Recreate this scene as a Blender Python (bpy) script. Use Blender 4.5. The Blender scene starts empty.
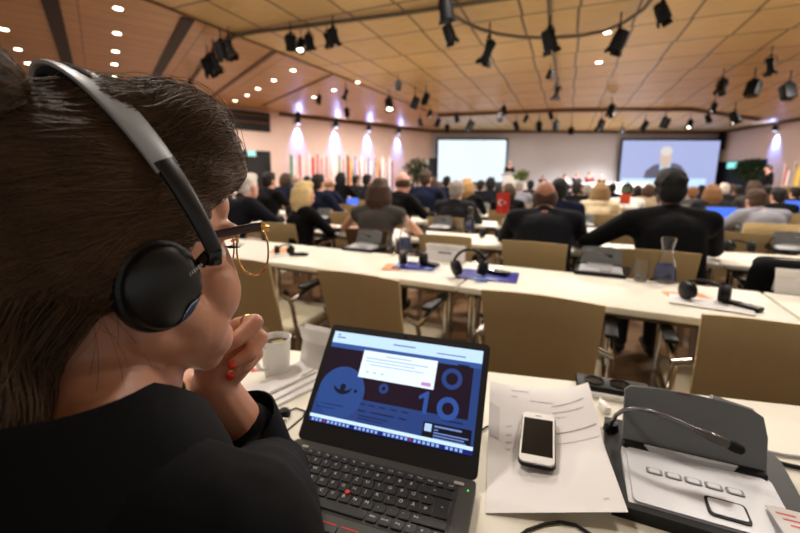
import bpy, bmesh, math, random
import numpy as np
from mathutils import Vector, Matrix, Euler, Quaternion
from math import sin, cos, pi, tan, atan2, sqrt, radians

random.seed(11)
scn = bpy.context.scene
COL = scn.collection

# ------------------------------------------------------------------ survey
# camera taken from the photograph; the survey turns photo points into points of the hall
FPX, PITCH, ROLL, CYO, EYE = 390.0, 0.171, 0.004, -20.0, 1.2375
FW = Vector((0, cos(PITCH), -sin(PITCH)))
UP0 = Vector((0, sin(PITCH), cos(PITCH)))
RT = Vector((1, 0, 0)) * cos(ROLL) + UP0 * sin(ROLL)
UP = UP0 * cos(ROLL) - Vector((1, 0, 0)) * sin(ROLL)
EYEP = Vector((0, 0, EYE))

def ray(x, y):
    return FW + RT * ((x - 400) / FPX) - UP * ((y - 266.5 - CYO) / FPX)
def atz(x, y, z):
    d = ray(x, y); return EYEP + d * ((z - EYE) / d.z)
def aty(x, y, Y):
    d = ray(x, y); return EYEP + d * (Y / d.y)
def atd(x, y, D):
    return EYEP + ray(x, y) * D
TABLE_YAW = -0.47
TD = Vector((cos(TABLE_YAW), sin(TABLE_YAW), 0))
TN = Vector((-sin(TABLE_YAW), cos(TABLE_YAW), 0))
def st(s, t, z=0):
    p = TD * s + TN * t; return Vector((p.x, p.y, z))
TZ = 0.74

# ------------------------------------------------------------------ materials
def lin(c):
    c = c / 255.0
    return c / 12.92 if c <= 0.04045 else ((c + 0.055) / 1.055) ** 2.4
def rgb(c):
    return (lin(c[0]), lin(c[1]), lin(c[2]), 1)
MATS = {}
def M(name, col, rough=0.5, metal=0.0, var=0.08, scale=12.0, bump=0.0, bscale=60.0, spec=0.5, stretch=None, coat=0.0, sheen=0.0, trans=0.0, ior=1.45, sss=0.0):
    if name in MATS: return MATS[name]
    m = bpy.data.materials.new(name); m.use_nodes = True
    nt = m.node_tree; b = nt.nodes['Principled BSDF']
    b.inputs['Roughness'].default_value = rough
    b.inputs['Metallic'].default_value = metal
    b.inputs['Specular IOR Level'].default_value = spec
    b.inputs['Coat Weight'].default_value = coat
    b.inputs['Sheen Weight'].default_value = sheen
    b.inputs['Transmission Weight'].default_value = trans
    b.inputs['IOR'].default_value = ior
    if sss:
        b.inputs['Subsurface Weight'].default_value = sss
        b.inputs['Subsurface Radius'].default_value = (0.010, 0.004, 0.002)
        b.inputs['Subsurface Scale'].default_value = 0.6
    tc = nt.nodes.new('ShaderNodeTexCoord')
    mp = nt.nodes.new('ShaderNodeMapping')
    if stretch: mp.inputs['Scale'].default_value = stretch
    nt.links.new(tc.outputs['Object'], mp.inputs['Vector'])
    nz = nt.nodes.new('ShaderNodeTexNoise'); nz.inputs['Scale'].default_value = scale; nz.inputs['Detail'].default_value = 5
    nt.links.new(mp.outputs['Vector'], nz.inputs['Vector'])
    mx = nt.nodes.new('ShaderNodeMix'); mx.data_type = 'RGBA'
    c = rgb(col)
    mx.inputs['A'].default_value = (c[0] * (1 - var), c[1] * (1 - var), c[2] * (1 - var), 1)
    mx.inputs['B'].default_value = (min(1, c[0] * (1 + var)), min(1, c[1] * (1 + var)), min(1, c[2] * (1 + var)), 1)
    nt.links.new(nz.outputs['Fac'], mx.inputs['Factor'])
    nt.links.new(mx.outputs['Result'], b.inputs['Base Color'])
    if bump:
        n2 = nt.nodes.new('ShaderNodeTexNoise'); n2.inputs['Scale'].default_value = bscale; n2.inputs['Detail'].default_value = 4
        nt.links.new(mp.outputs['Vector'], n2.inputs['Vector'])
        bp = nt.nodes.new('ShaderNodeBump'); bp.inputs['Strength'].default_value = bump; bp.inputs['Distance'].default_value = 0.002
        nt.links.new(n2.outputs['Fac'], bp.inputs['Height']); nt.links.new(bp.outputs['Normal'], b.inputs['Normal'])
    MATS[name] = m
    return m
def EM(name, col, strength=1.0):
    if name in MATS: return MATS[name]
    m = bpy.data.materials.new(name); m.use_nodes = True
    nt = m.node_tree; b = nt.nodes['Principled BSDF']
    b.inputs['Base Color'].default_value = (0.01, 0.01, 0.01, 1)
    b.inputs['Roughness'].default_value = 0.35
    b.inputs['Emission Color'].default_value = rgb(col); b.inputs['Emission Strength'].default_value = strength
    MATS[name] = m
    return m
def brick_mat(name, col, col2, mortar, bw, rh, msize, offset, rough, grain):
    m = bpy.data.materials.new(name); m.use_nodes = True
    nt = m.node_tree; b = nt.nodes['Principled BSDF']
    tc = nt.nodes.new('ShaderNodeTexCoord')
    br = nt.nodes.new('ShaderNodeTexBrick')
    br.inputs['Scale'].default_value = 1.0
    br.inputs['Brick Width'].default_value = bw; br.inputs['Row Height'].default_value = rh
    br.inputs['Mortar Size'].default_value = msize; br.inputs['Mortar Smooth'].default_value = 0.1
    br.inputs['Bias'].default_value = 0.0
    br.offset = offset; br.offset_frequency = 2
    br.inputs['Color1'].default_value = rgb(col); br.inputs['Color2'].default_value = rgb(col2); br.inputs['Mortar'].default_value = rgb(mortar)
    nt.links.new(tc.outputs['Object'], br.inputs['Vector'])
    mp = nt.nodes.new('ShaderNodeMapping'); mp.inputs['Scale'].default_value = grain
    nt.links.new(tc.outputs['Object'], mp.inputs['Vector'])
    nz = nt.nodes.new('ShaderNodeTexNoise'); nz.inputs['Scale'].default_value = 2.0; nz.inputs['Detail'].default_value = 6
    nt.links.new(mp.outputs['Vector'], nz.inputs['Vector'])
    mr = nt.nodes.new('ShaderNodeMapRange'); mr.inputs['From Min'].default_value = 0.3; mr.inputs['From Max'].default_value = 0.7
    mr.inputs['To Min'].default_value = 0.82; mr.inputs['To Max'].default_value = 1.12
    nt.links.new(nz.outputs['Fac'], mr.inputs['Value'])
    mx = nt.nodes.new('ShaderNodeMix'); mx.data_type = 'RGBA'; mx.blend_type = 'MULTIPLY'; mx.inputs['Factor'].default_value = 1.0
    nt.links.new(br.outputs['Color'], mx.inputs['A']); nt.links.new(mr.outputs['Result'], mx.inputs['B'])
    nt.links.new(mx.outputs['Result'], b.inputs['Base Color'])
    b.inputs['Roughness'].default_value = rough
    MATS[name] = m
    return m

mt_table = M('cream_laminate', (236, 231, 216), 0.5, var=0.02, spec=.3)
mt_edge = M('table_edge', (96, 84, 66), 0.4)
mt_chair = M('khaki_laminate', (198, 172, 124), 0.42, var=0.07, scale=3, stretch=(8, 8, 1))
mt_walnut = M('walnut_brown', (92, 62, 36), 0.45, var=0.12, scale=4, stretch=(8, 8, 1))
mt_seat = M('cream_upholstery', (222, 212, 186), 0.8, bump=0.2)
mt_chrome = M('chrome', (200, 196, 190), 0.12, 1.0, var=0.02)
mt_black = M('black_plastic', (12, 12, 13), 0.48, var=0.1, spec=.3)
mt_blackg = M('black_gloss', (12, 12, 13), 0.15)
mt_foam = M('black_foam', (14, 14, 14), 0.9, bump=0.4, bscale=200)
mt_grey = M('grey_plastic', (104, 106, 106), 0.5, var=0.04)
mt_lgrey = M('light_grey_plastic', (188, 188, 190), 0.4, var=0.03)
mt_paper = M('white_paper', (232, 229, 228), 0.75, var=0.015, scale=4)
mt_ink = M('grey_ink', (150, 146, 150), 0.8)
mt_inkd = M('dark_ink', (70, 68, 74), 0.8)
mt_orange = M('orange_paper', (238, 160, 104), 0.7)
mt_blue = M('blue_folder', (38, 44, 150), 0.35)
mt_white = M('white_plastic', (236, 234, 230), 0.35, var=0.02)
mt_glass = M('clear_glass', (250, 252, 255), 0.03, trans=1.0, ior=1.3, var=0.0)
mt_water = M('blue_water', (150, 170, 232), 0.05, trans=0.9, ior=1.2, var=0.02)
mt_red = M('red_cloth', (206, 58, 44), 0.7, var=0.06)
mt_skin = M('skin', (196, 140, 112), 0.42, var=0.10, scale=30, bump=0.12, bscale=220, sss=0.12)
mt_skin2 = M('tanned_skin', (160, 104, 78), 0.5, var=0.08)
mt_hairw = M('dark_brown_hair', (56, 42, 33), 0.65, var=0.35, scale=60, bump=0.5, bscale=160, stretch=(1, 1, 1))
mt_strand = M('brown_hair_strand', (88, 66, 47), 0.45, var=0.65, scale=25, spec=.25)
mt_jacket = M('black_wool', (14, 14, 16), 0.92, var=0.15, scale=220, bump=0.10, bscale=600, spec=.2)
mt_lapt = M('charcoal_plastic', (58, 56, 53), 0.5, var=0.05, bump=0.1, bscale=600)
mt_lapt2 = M('dark_bezel', (30, 29, 29), 0.5)
mt_key = M('black_key', (20, 20, 21), 0.45)
mt_leg = M('key_legend', (214, 212, 206), 0.6)
mt_flooring = brick_mat('parquet', (128, 94, 60), (112, 82, 52), (60, 42, 28), 1.6, 0.18, 0.004, 0.5, 0.5, (1.0, 12, 1))
mt_wall = M('pink_plaster', (232, 205, 192), 0.8, var=0.03, scale=1.5)
mt_wallg = M('grey_plaster', (192, 188, 192), 0.8, var=0.03, scale=1.5)
mt_dark = M('dark_recess', (16, 14, 18), 0.6)
mt_beam = M('brown_beam', (92, 66, 44), 0.55, var=0.1)
mt_pipe = M('brass_grey_pipe', (112, 100, 80), 0.35, 0.6)

# ------------------------------------------------------------------ mesh kit
class MB:
    def __init__(s): s.v = []; s.f = []; s.mi = []; s.cur = 0
    def add(s, vs, fs):
        n = len(s.v); s.v += [tuple(v) for v in vs]
        for f in fs: s.f.append([n + i for i in f]); s.mi.append(s.cur)
        return s
    def box(s, c, d, rot=None, bev=0.0, seg=2):
        bm = bmesh.new(); bmesh.ops.create_cube(bm, size=1)
        bmesh.ops.scale(bm, vec=d, verts=bm.verts)
        if bev: bmesh.ops.bevel(bm, geom=bm.edges[:], offset=bev, segments=seg, affect='EDGES', profile=0.5)
        M4 = Matrix.Translation(c) @ (rot.to_4x4() if rot else Matrix())
        bm.verts.index_update()
        s.add([M4 @ v.co for v in bm.verts], [[v.index for v in f.verts] for f in bm.faces]); bm.free()
        return s
    def tube(s, pts, r, n=10, cap=True, flat=None):
        pts = [Vector(p) for p in pts]
        rs = r if isinstance(r, (list, tuple)) else [r] * len(pts)
        vs = []; up = None
        for i, p in enumerate(pts):
            t = (pts[min(i + 1, len(pts) - 1)] - pts[max(i - 1, 0)]).normalized()
            if up is None:
                up = Vector((0, 0, 1)) if abs(t.z) < 0.9 else Vector((1, 0, 0))
                if flat: up = Vector(flat)
            a = t.cross(up).normalized(); up = a.cross(t).normalized()
            for k in range(n):
                q = 2 * pi * k / n
                vs.append(p + (a * cos(q) + up * sin(q)) * rs[i])
        fs = [[i * n + k, i * n + (k + 1) % n, (i + 1) * n + (k + 1) % n, (i + 1) * n + k] for i in range(len(pts) - 1) for k in range(n)]
        if cap: fs += [list(range(n))[::-1], list(range((len(pts) - 1) * n, len(pts) * n))]
        return s.add(vs, fs)
    def lathe(s, prof, n=24, M4=None, closed=False):
        M4 = M4 or Matrix(); vs = []
        for (r, z) in prof:
            for k in range(n):
                q = 2 * pi * k / n; vs.append(M4 @ Vector((r * cos(q), r * sin(q), z)))
        m = len(prof)
        fs = [[i * n + k, i * n + (k + 1) % n, (i + 1) * n + (k + 1) % n, (i + 1) * n + k] for i in range(m - 1) for k in range(n)]
        if closed: fs += [[(m - 1) * n + k, (m - 1) * n + (k + 1) % n, (k + 1) % n, k] for k in range(n)]
        else: fs += [list(range(n))[::-1], list(range((m - 1) * n, m * n))]
        return s.add(vs, fs)
    def prism(s, poly, z0, z1, M4=None):
        M4 = M4 or Matrix(); n = len(poly)
        vs = [M4 @ Vector((x, y, z0)) for x, y in poly] + [M4 @ Vector((x, y, z1)) for x, y in poly]
        fs = [list(range(n))[::-1], list(range(n, 2 * n))] + [[k, (k + 1) % n, n + (k + 1) % n, n + k] for k in range(n)]
        return s.add(vs, fs)
    def ball(s, c, r, rot=None, n=16):
        r = r if isinstance(r, (tuple, list, Vector)) else (r, r, r)
        c = Vector(c); R = rot.to_3x3() if rot else Matrix.Identity(3)
        m = max(6, n // 2); vs = []; fs = []
        for i in range(1, m):
            th = pi * i / m
            for k in range(n):
                q = 2 * pi * k / n
                vs.append(c + R @ Vector((r[0] * sin(th) * cos(q), r[1] * sin(th) * sin(q), r[2] * cos(th))))
        a = len(vs); vs.append(c + R @ Vector((0, 0, r[2]))); vs.append(c + R @ Vector((0, 0, -r[2])))
        for i in range(m - 2):
            for k in range(n): fs.append([i * n + k, (i + 1) * n + k, (i + 1) * n + (k + 1) % n, i * n + (k + 1) % n])
        for k in range(n):
            fs.append([a, k, (k + 1) % n]); fs.append([a + 1, (m - 2) * n + (k + 1) % n, (m - 2) * n + k])
        return s.add(vs, fs)
    def cap(s, p0, r0, p1, r1, n=14):
        # tapered capsule: tube with rounded ends
        p0 = Vector(p0); p1 = Vector(p1); t = (p1 - p0); L = t.length or 1e-6; t /= L
        pts = []; rs = []
        for a in (-85, -60, -35, -12): pts.append(p0 + t * r0 * sin(radians(a))); rs.append(r0 * cos(radians(a)))
        for a in (12, 35, 60, 85): pts.append(p1 + t * r1 * sin(radians(a))); rs.append(r1 * cos(radians(a)))
        return s.tube(pts, rs, n)
    def chain(s, pts, rs, n=14):
        for i in range(len(pts) - 1): s.cap(pts[i], rs[i], pts[i + 1], rs[i + 1], n)
        return s
    def grid(s, rows):
        m = len(rows[0]); vs = [p for r in rows for p in r]
        return s.add(vs, [[i * m + j, i * m + j + 1, (i + 1) * m + j + 1, (i + 1) * m + j] for i in range(len(rows) - 1) for j in range(m - 1)])
    def mesh(s, name, smooth=35):
        me = bpy.data.meshes.new(name); me.from_pydata(s.v, [], s.f); me.validate(); me.update()
        if smooth:
            me.polygons.foreach_set('use_smooth', [True] * len(me.polygons))
            me.set_sharp_from_angle(angle=radians(smooth))
        return me

def link(name, me, mats, parent=None, M4=None):
    o = bpy.data.objects.new(name, me); COL.objects.link(o)
    ms = mats if isinstance(mats, (list, tuple)) else [mats]
    for m in ms: me.materials.append(m)
    if M4 is not None: o.matrix_local = M4
    if parent: o.parent = parent
    return o
def obj(name, mb, mats, parent=None, M4=None, smooth=35, label=None):
    me = mb.mesh(name, smooth)
    o = link(name, me, mats, parent, M4)
    if len(me.materials) > 1 and len(mb.mi) == len(me.polygons):
        me.polygons.foreach_set('material_index', mb.mi)
    if label: o['label'] = label
    return o
def tag(o, label, cat, group=None, kind=None):
    if label: o['label'] = label
    if cat: o['category'] = cat
    if group: o['group'] = group
    if kind: o['kind'] = kind
    return o
def thing(name, label, cat, M4=None, group=None):
    o = bpy.data.objects.new(name, None); COL.objects.link(o); o.empty_display_size = 0.1
    if M4 is not None: o.matrix_world = M4
    return tag(o, label, cat, group)
def place(loc, yaw=0.0, sc=1.0):
    return Matrix.Translation(loc) @ Matrix.Rotation(yaw, 4, 'Z') @ Matrix.Scale(sc, 4)
def dup(root, M4, label=None, group=None):
    r = root.copy(); COL.objects.link(r); r.matrix_world = M4
    if label: r['label'] = label
    if group: r['group'] = group
    for ch in list(root.children):
        c = ch.copy(); COL.objects.link(c); c.parent = r
        for g in list(ch.children):
            d = g.copy(); COL.objects.link(d); d.parent = c
    return r
class Proto:
    # first use moves the source itself, later uses copy it
    def __init__(s, make): s.make = make; s.root = None
    def put(s, M4, label, group=None):
        if s.root is None:
            s.root = s.make(); s.root.matrix_world = M4; s.root['label'] = label
            if group: s.root['group'] = group
            return s.root
        return dup(s.root, M4, label, group)
def struct(name, mb, m, M4=None, smooth=35):
    o = obj(name, mb, m, None, M4, smooth); o['kind'] = 'structure'; return o
def fuse(mb, name, voxel, smooth_it=4, factor=0.5):
    # one continuous skin over overlapping volumes
    me = bpy.data.meshes.new(name + '_src'); me.from_pydata(mb.v, [], mb.f); me.update()
    o = bpy.data.objects.new(name + '_src', me); COL.objects.link(o)
    r = o.modifiers.new('r', 'REMESH'); r.mode = 'VOXEL'; r.voxel_size = voxel
    if smooth_it:
        sm = o.modifiers.new('s', 'SMOOTH'); sm.iterations = smooth_it; sm.factor = factor
    dg = bpy.context.evaluated_depsgraph_get(); dg.update()
    out = bpy.data.meshes.new_from_object(o.evaluated_get(dg)); out.name = name
    bpy.data.objects.remove(o); bpy.data.meshes.remove(me)
    out.polygons.foreach_set('use_smooth', [True] * len(out.polygons))
    return out
def text_mesh(txt, size, name='lettering', extrude=0.0):
    cu = bpy.data.curves.new(name, 'FONT'); cu.body = txt; cu.size = size; cu.align_x = 'CENTER'; cu.align_y = 'CENTER'; cu.extrude = extrude
    cu.resolution_u = 3
    o = bpy.data.objects.new(name, cu); COL.objects.link(o)
    dg = bpy.context.evaluated_depsgraph_get(); dg.update()
    me = bpy.data.meshes.new_from_object(o.evaluated_get(dg)); me.name = name
    bpy.data.objects.remove(o); bpy.data.curves.remove(cu)
    return me
def add_text(mb, txt, size, M4):
    me = text_mesh(txt, size)
    mb.add([M4 @ v.co for v in me.vertices], [list(p.vertices) for p in me.polygons]); bpy.data.meshes.remove(me)
def rrect(w, h, r, n=5, cx=0, cy=0):
    out = []
    for (sx, sy, a0) in ((1, 1, 0), (-1, 1, 90), (-1, -1, 180), (1, -1, 270)):
        for k in range(n + 1):
            a = radians(a0 + 90 * k / n); out.append((cx + sx * (w / 2 - r) + r * cos(a), cy + sy * (h / 2 - r) + r * sin(a)))
    return out
ORD = ['first', 'second', 'third', 'fourth', 'fifth', 'sixth', 'seventh', 'eighth', 'ninth', 'tenth', 'eleventh', 'twelfth', 'thirteenth', 'fourteenth', 'fifteenth', 'sixteenth', 'seventeenth', 'eighteenth', 'nineteenth', 'twentieth', 'twenty-first', 'twenty-second', 'twenty-third', 'twenty-fourth', 'twenty-fifth']

exec_parts = []
# ------------------------------------------------------------------ camera, world, lamps
cd = bpy.data.cameras.new('camera'); cam = bpy.data.objects.new('camera', cd); COL.objects.link(cam)
cd.sensor_width = 36; cd.lens = FPX / 800 * 36; cd.shift_y = CYO / 800; cd.clip_start = 0.02; cd.clip_end = 200
Rm = Matrix((RT, UP, -FW)).transposed().to_4x4()
cam.matrix_world = Matrix.Translation(EYEP) @ Rm
cd.dof.use_dof = True; cd.dof.focus_distance = 0.43; cd.dof.aperture_fstop = 4.2
scn.camera = cam
scn.view_settings.view_transform = 'Standard'; scn.view_settings.look = 'None'
scn.view_settings.exposure = 0.0; scn.view_settings.gamma = 1.0
scn.view_settings.use_curve_mapping = False
w = bpy.data.worlds.new('ambient_fill'); w.use_nodes = True; scn.world = w  # ambient fill added through the room's open sides, no real source
w.node_tree.nodes['Background'].inputs['Color'].default_value = (1.0, 0.95, 0.9, 1)
w.node_tree.nodes['Background'].inputs['Strength'].default_value = 0.46

def lamp(name, kind, loc, energy, col=(255, 246, 235), size=0.4, rot=None, spot=None, blend=0.5):
    l = bpy.data.lights.new(name, kind); l.energy = energy; l.color = rgb(col)[:3]
    if kind == 'AREA': l.shape = 'DISK'; l.size = size
    else: l.shadow_soft_size = size
    if kind == 'SPOT': l.spot_size = spot; l.spot_blend = blend
    o = bpy.data.objects.new(name, l); COL.objects.link(o); o.location = loc
    if rot is not None: o.rotation_mode = 'QUATERNION'; o.rotation_quaternion = rot
    return o
CZ = 3.9
for (x, y, e) in ((-1.2, 1.4, 50), (2.2, 2.0, 52), (-3.5, 6.0, 140), (1.0, 5.0, 140), (5.0, 4.5, 130), (-0.5, 10, 240), (4.5, 9.5, 240), (9.5, 9.0, 240), (-4.6, 12.5, 300), (-.3, 16.2, 300), (3.5, 15, 260), (8.5, 14.5, 260), (13.5, 14, 260), (6.0, 19.3, 60), (12.5, 19.3, 60)):
    lamp('ceiling_lamp', 'AREA', (x, y, CZ - 0.06), e, size=0.5)

# ------------------------------------------------------------------ the hall
def wall(name, a, b, z0, z1, m, th=0.12):
    a = Vector((a[0], a[1], 0)); b = Vector((b[0], b[1], 0)); d = b - a; n = Vector((d.y, -d.x, 0)).normalized()
    if n.dot(-a) < 0: n = -n          # n points to the hall
    mb = MB(); c = (a + b) / 2 - n * th / 2
    mb.box((0, 0, (z1 - z0) / 2), (d.length, th, z1 - z0))
    return struct(name, mb, m, Matrix.Translation((c.x, c.y, z0)) @ Matrix.Rotation(atan2(d.y, d.x), 4, 'Z'))
def hit(px, py, a, b, off=0.0):
    a = Vector((a[0], a[1], 0)); b = Vector((b[0], b[1], 0)); d = (b - a).normalized(); n = Vector((d.y, -d.x, 0))
    if n.dot(-a) < 0: n = -n
    r = ray(px, py); k = ((a + n * off) - Vector((0, 0, 0))).dot(n) / Vector((r.x, r.y, 0)).dot(n)
    return EYEP + r * k
FRONT = ((1.7, 22.3), (18.4, 22.3)); LEFT = ((-5.05, 16.5), (1.7, 22.3)); FARL = ((-15, 8.0), (-5.05, 16.5)); RIGHT = ((17.9, 22.3), (16.4, 9.0))
wall('wall_front', *FRONT, 0, CZ, mt_wallg); wall('wall_left', *LEFT, 0, CZ, mt_wall)
wall('wall_farleft', *FARL, 0, CZ, mt_wall); wall('wall_right', *RIGHT, 0, CZ, mt_wall)
mb = MB(); mb.box((2, 10, -0.05), (44, 30, 0.1)); struct('floor', mb, mt_flooring)

mt_ceilR = brick_mat('ceiling_veneer', (212, 180, 122), (202, 170, 112), (96, 72, 46), 0.87, 1.2, 0.022, 0.03, 0.42, (1.2, 14, 1))
mt_ceilL = brick_mat('ceiling_veneer_red', (200, 156, 102), (190, 147, 95), (140, 100, 62), 1.775, 0.42, 0.012, 0.0, 0.4, (1.2, 14, 1))
def ceil_poly(name, pts, m, yaw):
    R = Matrix.Rotation(-yaw, 3, 'Z'); pl = [(R @ Vector((p[0], p[1], 0))) for p in pts]
    mb = MB(); mb.prism([(p.x, p.y) for p in pl], 0, 0.1)
    return struct(name, mb, m, Matrix.Translation((0, 0, CZ)) @ Matrix.Rotation(yaw, 4, 'Z'), smooth=0)
SB = -6.33
b0 = st(SB, -8); b1 = st(SB, 16.5)
ceil_poly('ceiling_right', [(b0.x, b0.y), (14, -5), (20, 2), (20, 24), (2, 24), (b1.x, b1.y)], mt_ceilR, -0.40)
ceil_poly('ceiling_left', [(b0.x, b0.y), (b1.x, b1.y), (2, 24), (-6, 24), (-16, 12), (-16, 0)], mt_ceilL, 0.65)
D1 = Vector((-0.605, 0.796, 0)); N1 = Vector((0.796, 0.605, 0))
def slot_start(c):
    # where the line N1.p = c meets the edge of the left ceiling
    e0 = st(SB, 0); k = (c - N1.dot(e0)) / N1.dot(TN); return e0 + TN * k
for i, (c, wd) in enumerate(((-2.1, .16), (-0.33, .22), (1.457, .2), (3.22, .1), (5.05, .06))):
    p = slot_start(c) + D1 * 0.1; L = 9.0 - i * 0.9
    q = p + D1 * (L / 2)
    mb = MB(); mb.box((0, 0, 0), (wd, L, 0.03))
    struct('trim_%d' % (i + 1), mb, mt_dark if i < 3 else mt_beam, Matrix.Translation((q.x, q.y, CZ - 0.01)) @ Matrix.Rotation(0.65, 4, 'Z'))
# edge strip where the two ceilings meet, soffit beam before the front wall
def beam(name, pts, z, wd, ht, m):
    mb = MB()
    for a, b in zip(pts, pts[1:]):
        a = Vector(a); b = Vector(b); d = b - a; c = (a + b) / 2
        mb.box((c.x, c.y, z), (d.length + wd * .5, wd, ht), Matrix.Rotation(atan2(d.y, d.x), 3, 'Z'))
    return struct(name, mb, m)
beam('trim_6', [(st(SB, -2).xy), (st(SB, 16.2).xy)], CZ - .01, .05, .03, mt_beam)
fa = atz(332, 118, CZ); fb = atz(440, 114, CZ); fc = atz(560, 109, CZ); fd = atz(690, 108, CZ); fe = atz(800, 120, CZ)
beam('trim_7', [fb.xy, fc.xy, fd.xy, (15.5, 17.6)], CZ - .05, .14, .12, mt_beam)
beam('trim_8', [(-4.9, 16.55), (1.75, 22.2), (17.6, 22.2), (16.3, 9.5)], CZ - .06, .1, .14, mt_beam)

# balcony opening, dark doors and their exit signs
def panel(name, kind, px, wl, off, th, m, z0=None):
    # an upright box on a wall seen between two photo corners
    x0, y0, x1, y1 = px
    p = hit(x0, y0, *wl, off); q = hit(x1, y1, *wl, off); zz = [q.z if z0 is None else z0, p.z]
    d = Vector((q.x - p.x, q.y - p.y, 0)); c = (p + q) / 2
    mb = MB(); mb.box((0, 0, 0), (d.length, th, zz[1] - zz[0]))
    o = obj(name, mb, m, None, Matrix.Translation((c.x, c.y, sum(zz) / 2)) @ Matrix.Rotation(atan2(d.y, d.x), 4, 'Z'))
    if kind: o['kind'] = kind
    return o
panel('window_1', 'structure', (150, 100, 270, 132), FARL, .05, .1, mt_dark)
for i, yy in enumerate((117, 124)):
    a = hit(150, yy - 6, *FARL, .2); b = hit(270, yy, *FARL, .2); a.z = b.z
    mb = MB(); mb.tube([a, b], .04, 8); struct('trim_%d' % (9 + i), mb, mt_beam)
panel('door_1', 'structure', (240, 150, 271, 176), FARL, .05, .1, mt_dark, 0.0)
mt_dblue = M('dark_blue_door', (22, 26, 50), .5)
panel('door_2', 'structure', (415, 158, 436, 184), FRONT, .05, .1, mt_dblue, 0.0)
panel('door_3', 'structure', (719, 162, 762, 190), RIGHT, .05, .1, mt_dark, 0.0)
mt_exit = EM('exit_sign_glow', (120, 222, 214), 1.3)
for px, wl, lb in (((247, 150.5, 256, 156), FARL, 'green lit exit sign above the black door behind the white-haired man'), ((420.5, 160.5, 427.5, 166), FRONT, 'green lit exit sign above the dark blue door left of the bright screen'), ((727, 162.5, 736, 168), RIGHT, 'green lit exit sign above the dark doorway right of the screens')):
    p = hit(px[0], px[1], *wl, .2); q = hit(px[2], px[3], *wl, .2); d = Vector((q.x - p.x, q.y - p.y, 0)); c = (p + q) / 2
    h = p.z - q.z
    t = thing('exit_sign', lb, 'sign', Matrix.Translation(c) @ Matrix.Rotation(atan2(d.y, d.x), 4, 'Z'))
    mb = MB(); mb.box((0, .05, 0), (d.length + .04, .06, h + .04), bev=.01); obj('housing', mb, mt_white, t)
    mb = MB(); mb.box((0, .015, 0), (d.length, .012, h)); obj('face', mb, mt_exit, t)
    mb = MB(); mb.prism([(-.1, .03), (.02, .03), (.02, .07), (.1, 0), (.02, -.07), (.02, -.03), (-.1, -.03)], 0, .004, Matrix.Rotation(pi / 2, 4, 'X')); obj('arrow', mb, EM('exit_sign_white', (240, 255, 250), 1.2), t, Matrix.Translation((0, .006, 0)))

# wall washers: fixture at the top of the wall, beam down the plaster, a little spill up
mt_wash = EM('washer_lens', (214, 224, 255), 6)
QD = Quaternion((1, 0, 0, 0))
def washer(px, py, wl, lb, e):
    a = Vector((*wl[0], 0)); b = Vector((*wl[1], 0)); d = (b - a).normalized(); n = Vector((d.y, -d.x, 0))
    if n.dot(-a) < 0: n = -n
    p = hit(px, py, *wl, .15); p.z = CZ - .30
    t = thing('wall_washer', lb, 'light fixture', Matrix.Translation(p) @ Matrix.Rotation(atan2(d.y, d.x), 4, 'Z'))
    mb = MB(); mb.lathe([(.03, .14), (.1, .12), (.11, -.08), (.09, -.1)], 16); obj('housing', mb, mt_black, t)
    mb = MB(); mb.box((0, 0, .21), (.05, .05, .22)); obj('bracket', mb, mt_black, t)
    mb = MB(); mb.lathe([(.085, -.102), (.085, -.104)], 16); obj('lens', mb, mt_wash, t)
    dirv = (Vector((0, 0, -1)) - n * .30).normalized()
    lamp('washer_beam', 'SPOT', p - Vector((0, 0, .12)), e * 1.7, (112, 150, 255), .06, dirv.to_track_quat('-Z', 'Y'), radians(62), 1.0)
    lamp('washer_spill', 'SPOT', p + n * .1 + Vector((0, 0, -.1)), e * .48, (150, 168, 255), .05, (Vector((0, 0, 1)) + n * .9).normalized().to_track_quat('-Z', 'Y'), radians(120), 1.0)
for k, (px, py) in enumerate(((298, 117), (336, 121), (369, 125), (399, 129))):
    washer(px, py, LEFT, 'wall washer with pale blue beam on the left wall, ' + ORD[k] + ' from the left', 300)
washer(776, 122, RIGHT, 'wall washer with pale blue beam on the right-hand wall', 340)

# ------------------------------------------------------------------ screens, stage, lectern
def screen(name, lb, px, col, st_):
    x0, y0, x1, y1 = px; p = hit(x0, y0, *FRONT, .4); q = hit(x1, y1, *FRONT, .4)
    W = q.x - p.x; Hh = p.z - q.z; c = (p + q) / 2
    t = thing(name, lb, 'screen', Matrix.Translation(c))
    mb = MB(); mb.box((0, .06, 0), (W + .22, .08, Hh + .22), bev=.02); obj('frame', mb, mt_dark, t)
    mb = MB(); mb.box((0, .012, 0), (W, .02, Hh)); s = obj('picture', mb, EM(name + '_glow', col, st_), t)
    return t, s, W, Hh
screen('projection_screen', 'bright white projection screen with pale blue edge left of the lectern', (438.5, 140, 504.5, 182), (226, 242, 255), 1.15)
t, s, W, Hh = screen('video_screen', 'large lavender video screen showing a grey-haired speaker in a suit', (623.5, 140.5, 714, 188), (180, 190, 236), .95)
def shp(name, poly, col, e, k):
    mb = MB(); mb.prism([(x * W, y * Hh) for x, y in poly], 0, .004, Matrix.Rotation(pi / 2, 4, 'X')); obj(name, mb, EM('video_' + name, col, e), s, Matrix.Translation((0, -.002 - .005 * k, 0)))
ell = lambda cx, cy, rx, ry: [(cx + rx * cos(a * pi / 10), cy + ry * sin(a * pi / 10)) for a in range(20)]
shp('suit', [(-.26, -.36), (-.24, -.14), (-.17, -.02), (-.08, .03), (.05, .03), (.12, -.02), (.17, -.14), (.18, -.36)], (112, 108, 128), .8, 1)
shp('shirt', [(-.10, -.3), (-.10, .03), (.02, .06), (.0, -.2), (-.05, -.36)], (176, 214, 250), 1, 2)
shp('face', ell(-.045, .14, .06, .21), (226, 196, 178), .95, 3)
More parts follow.
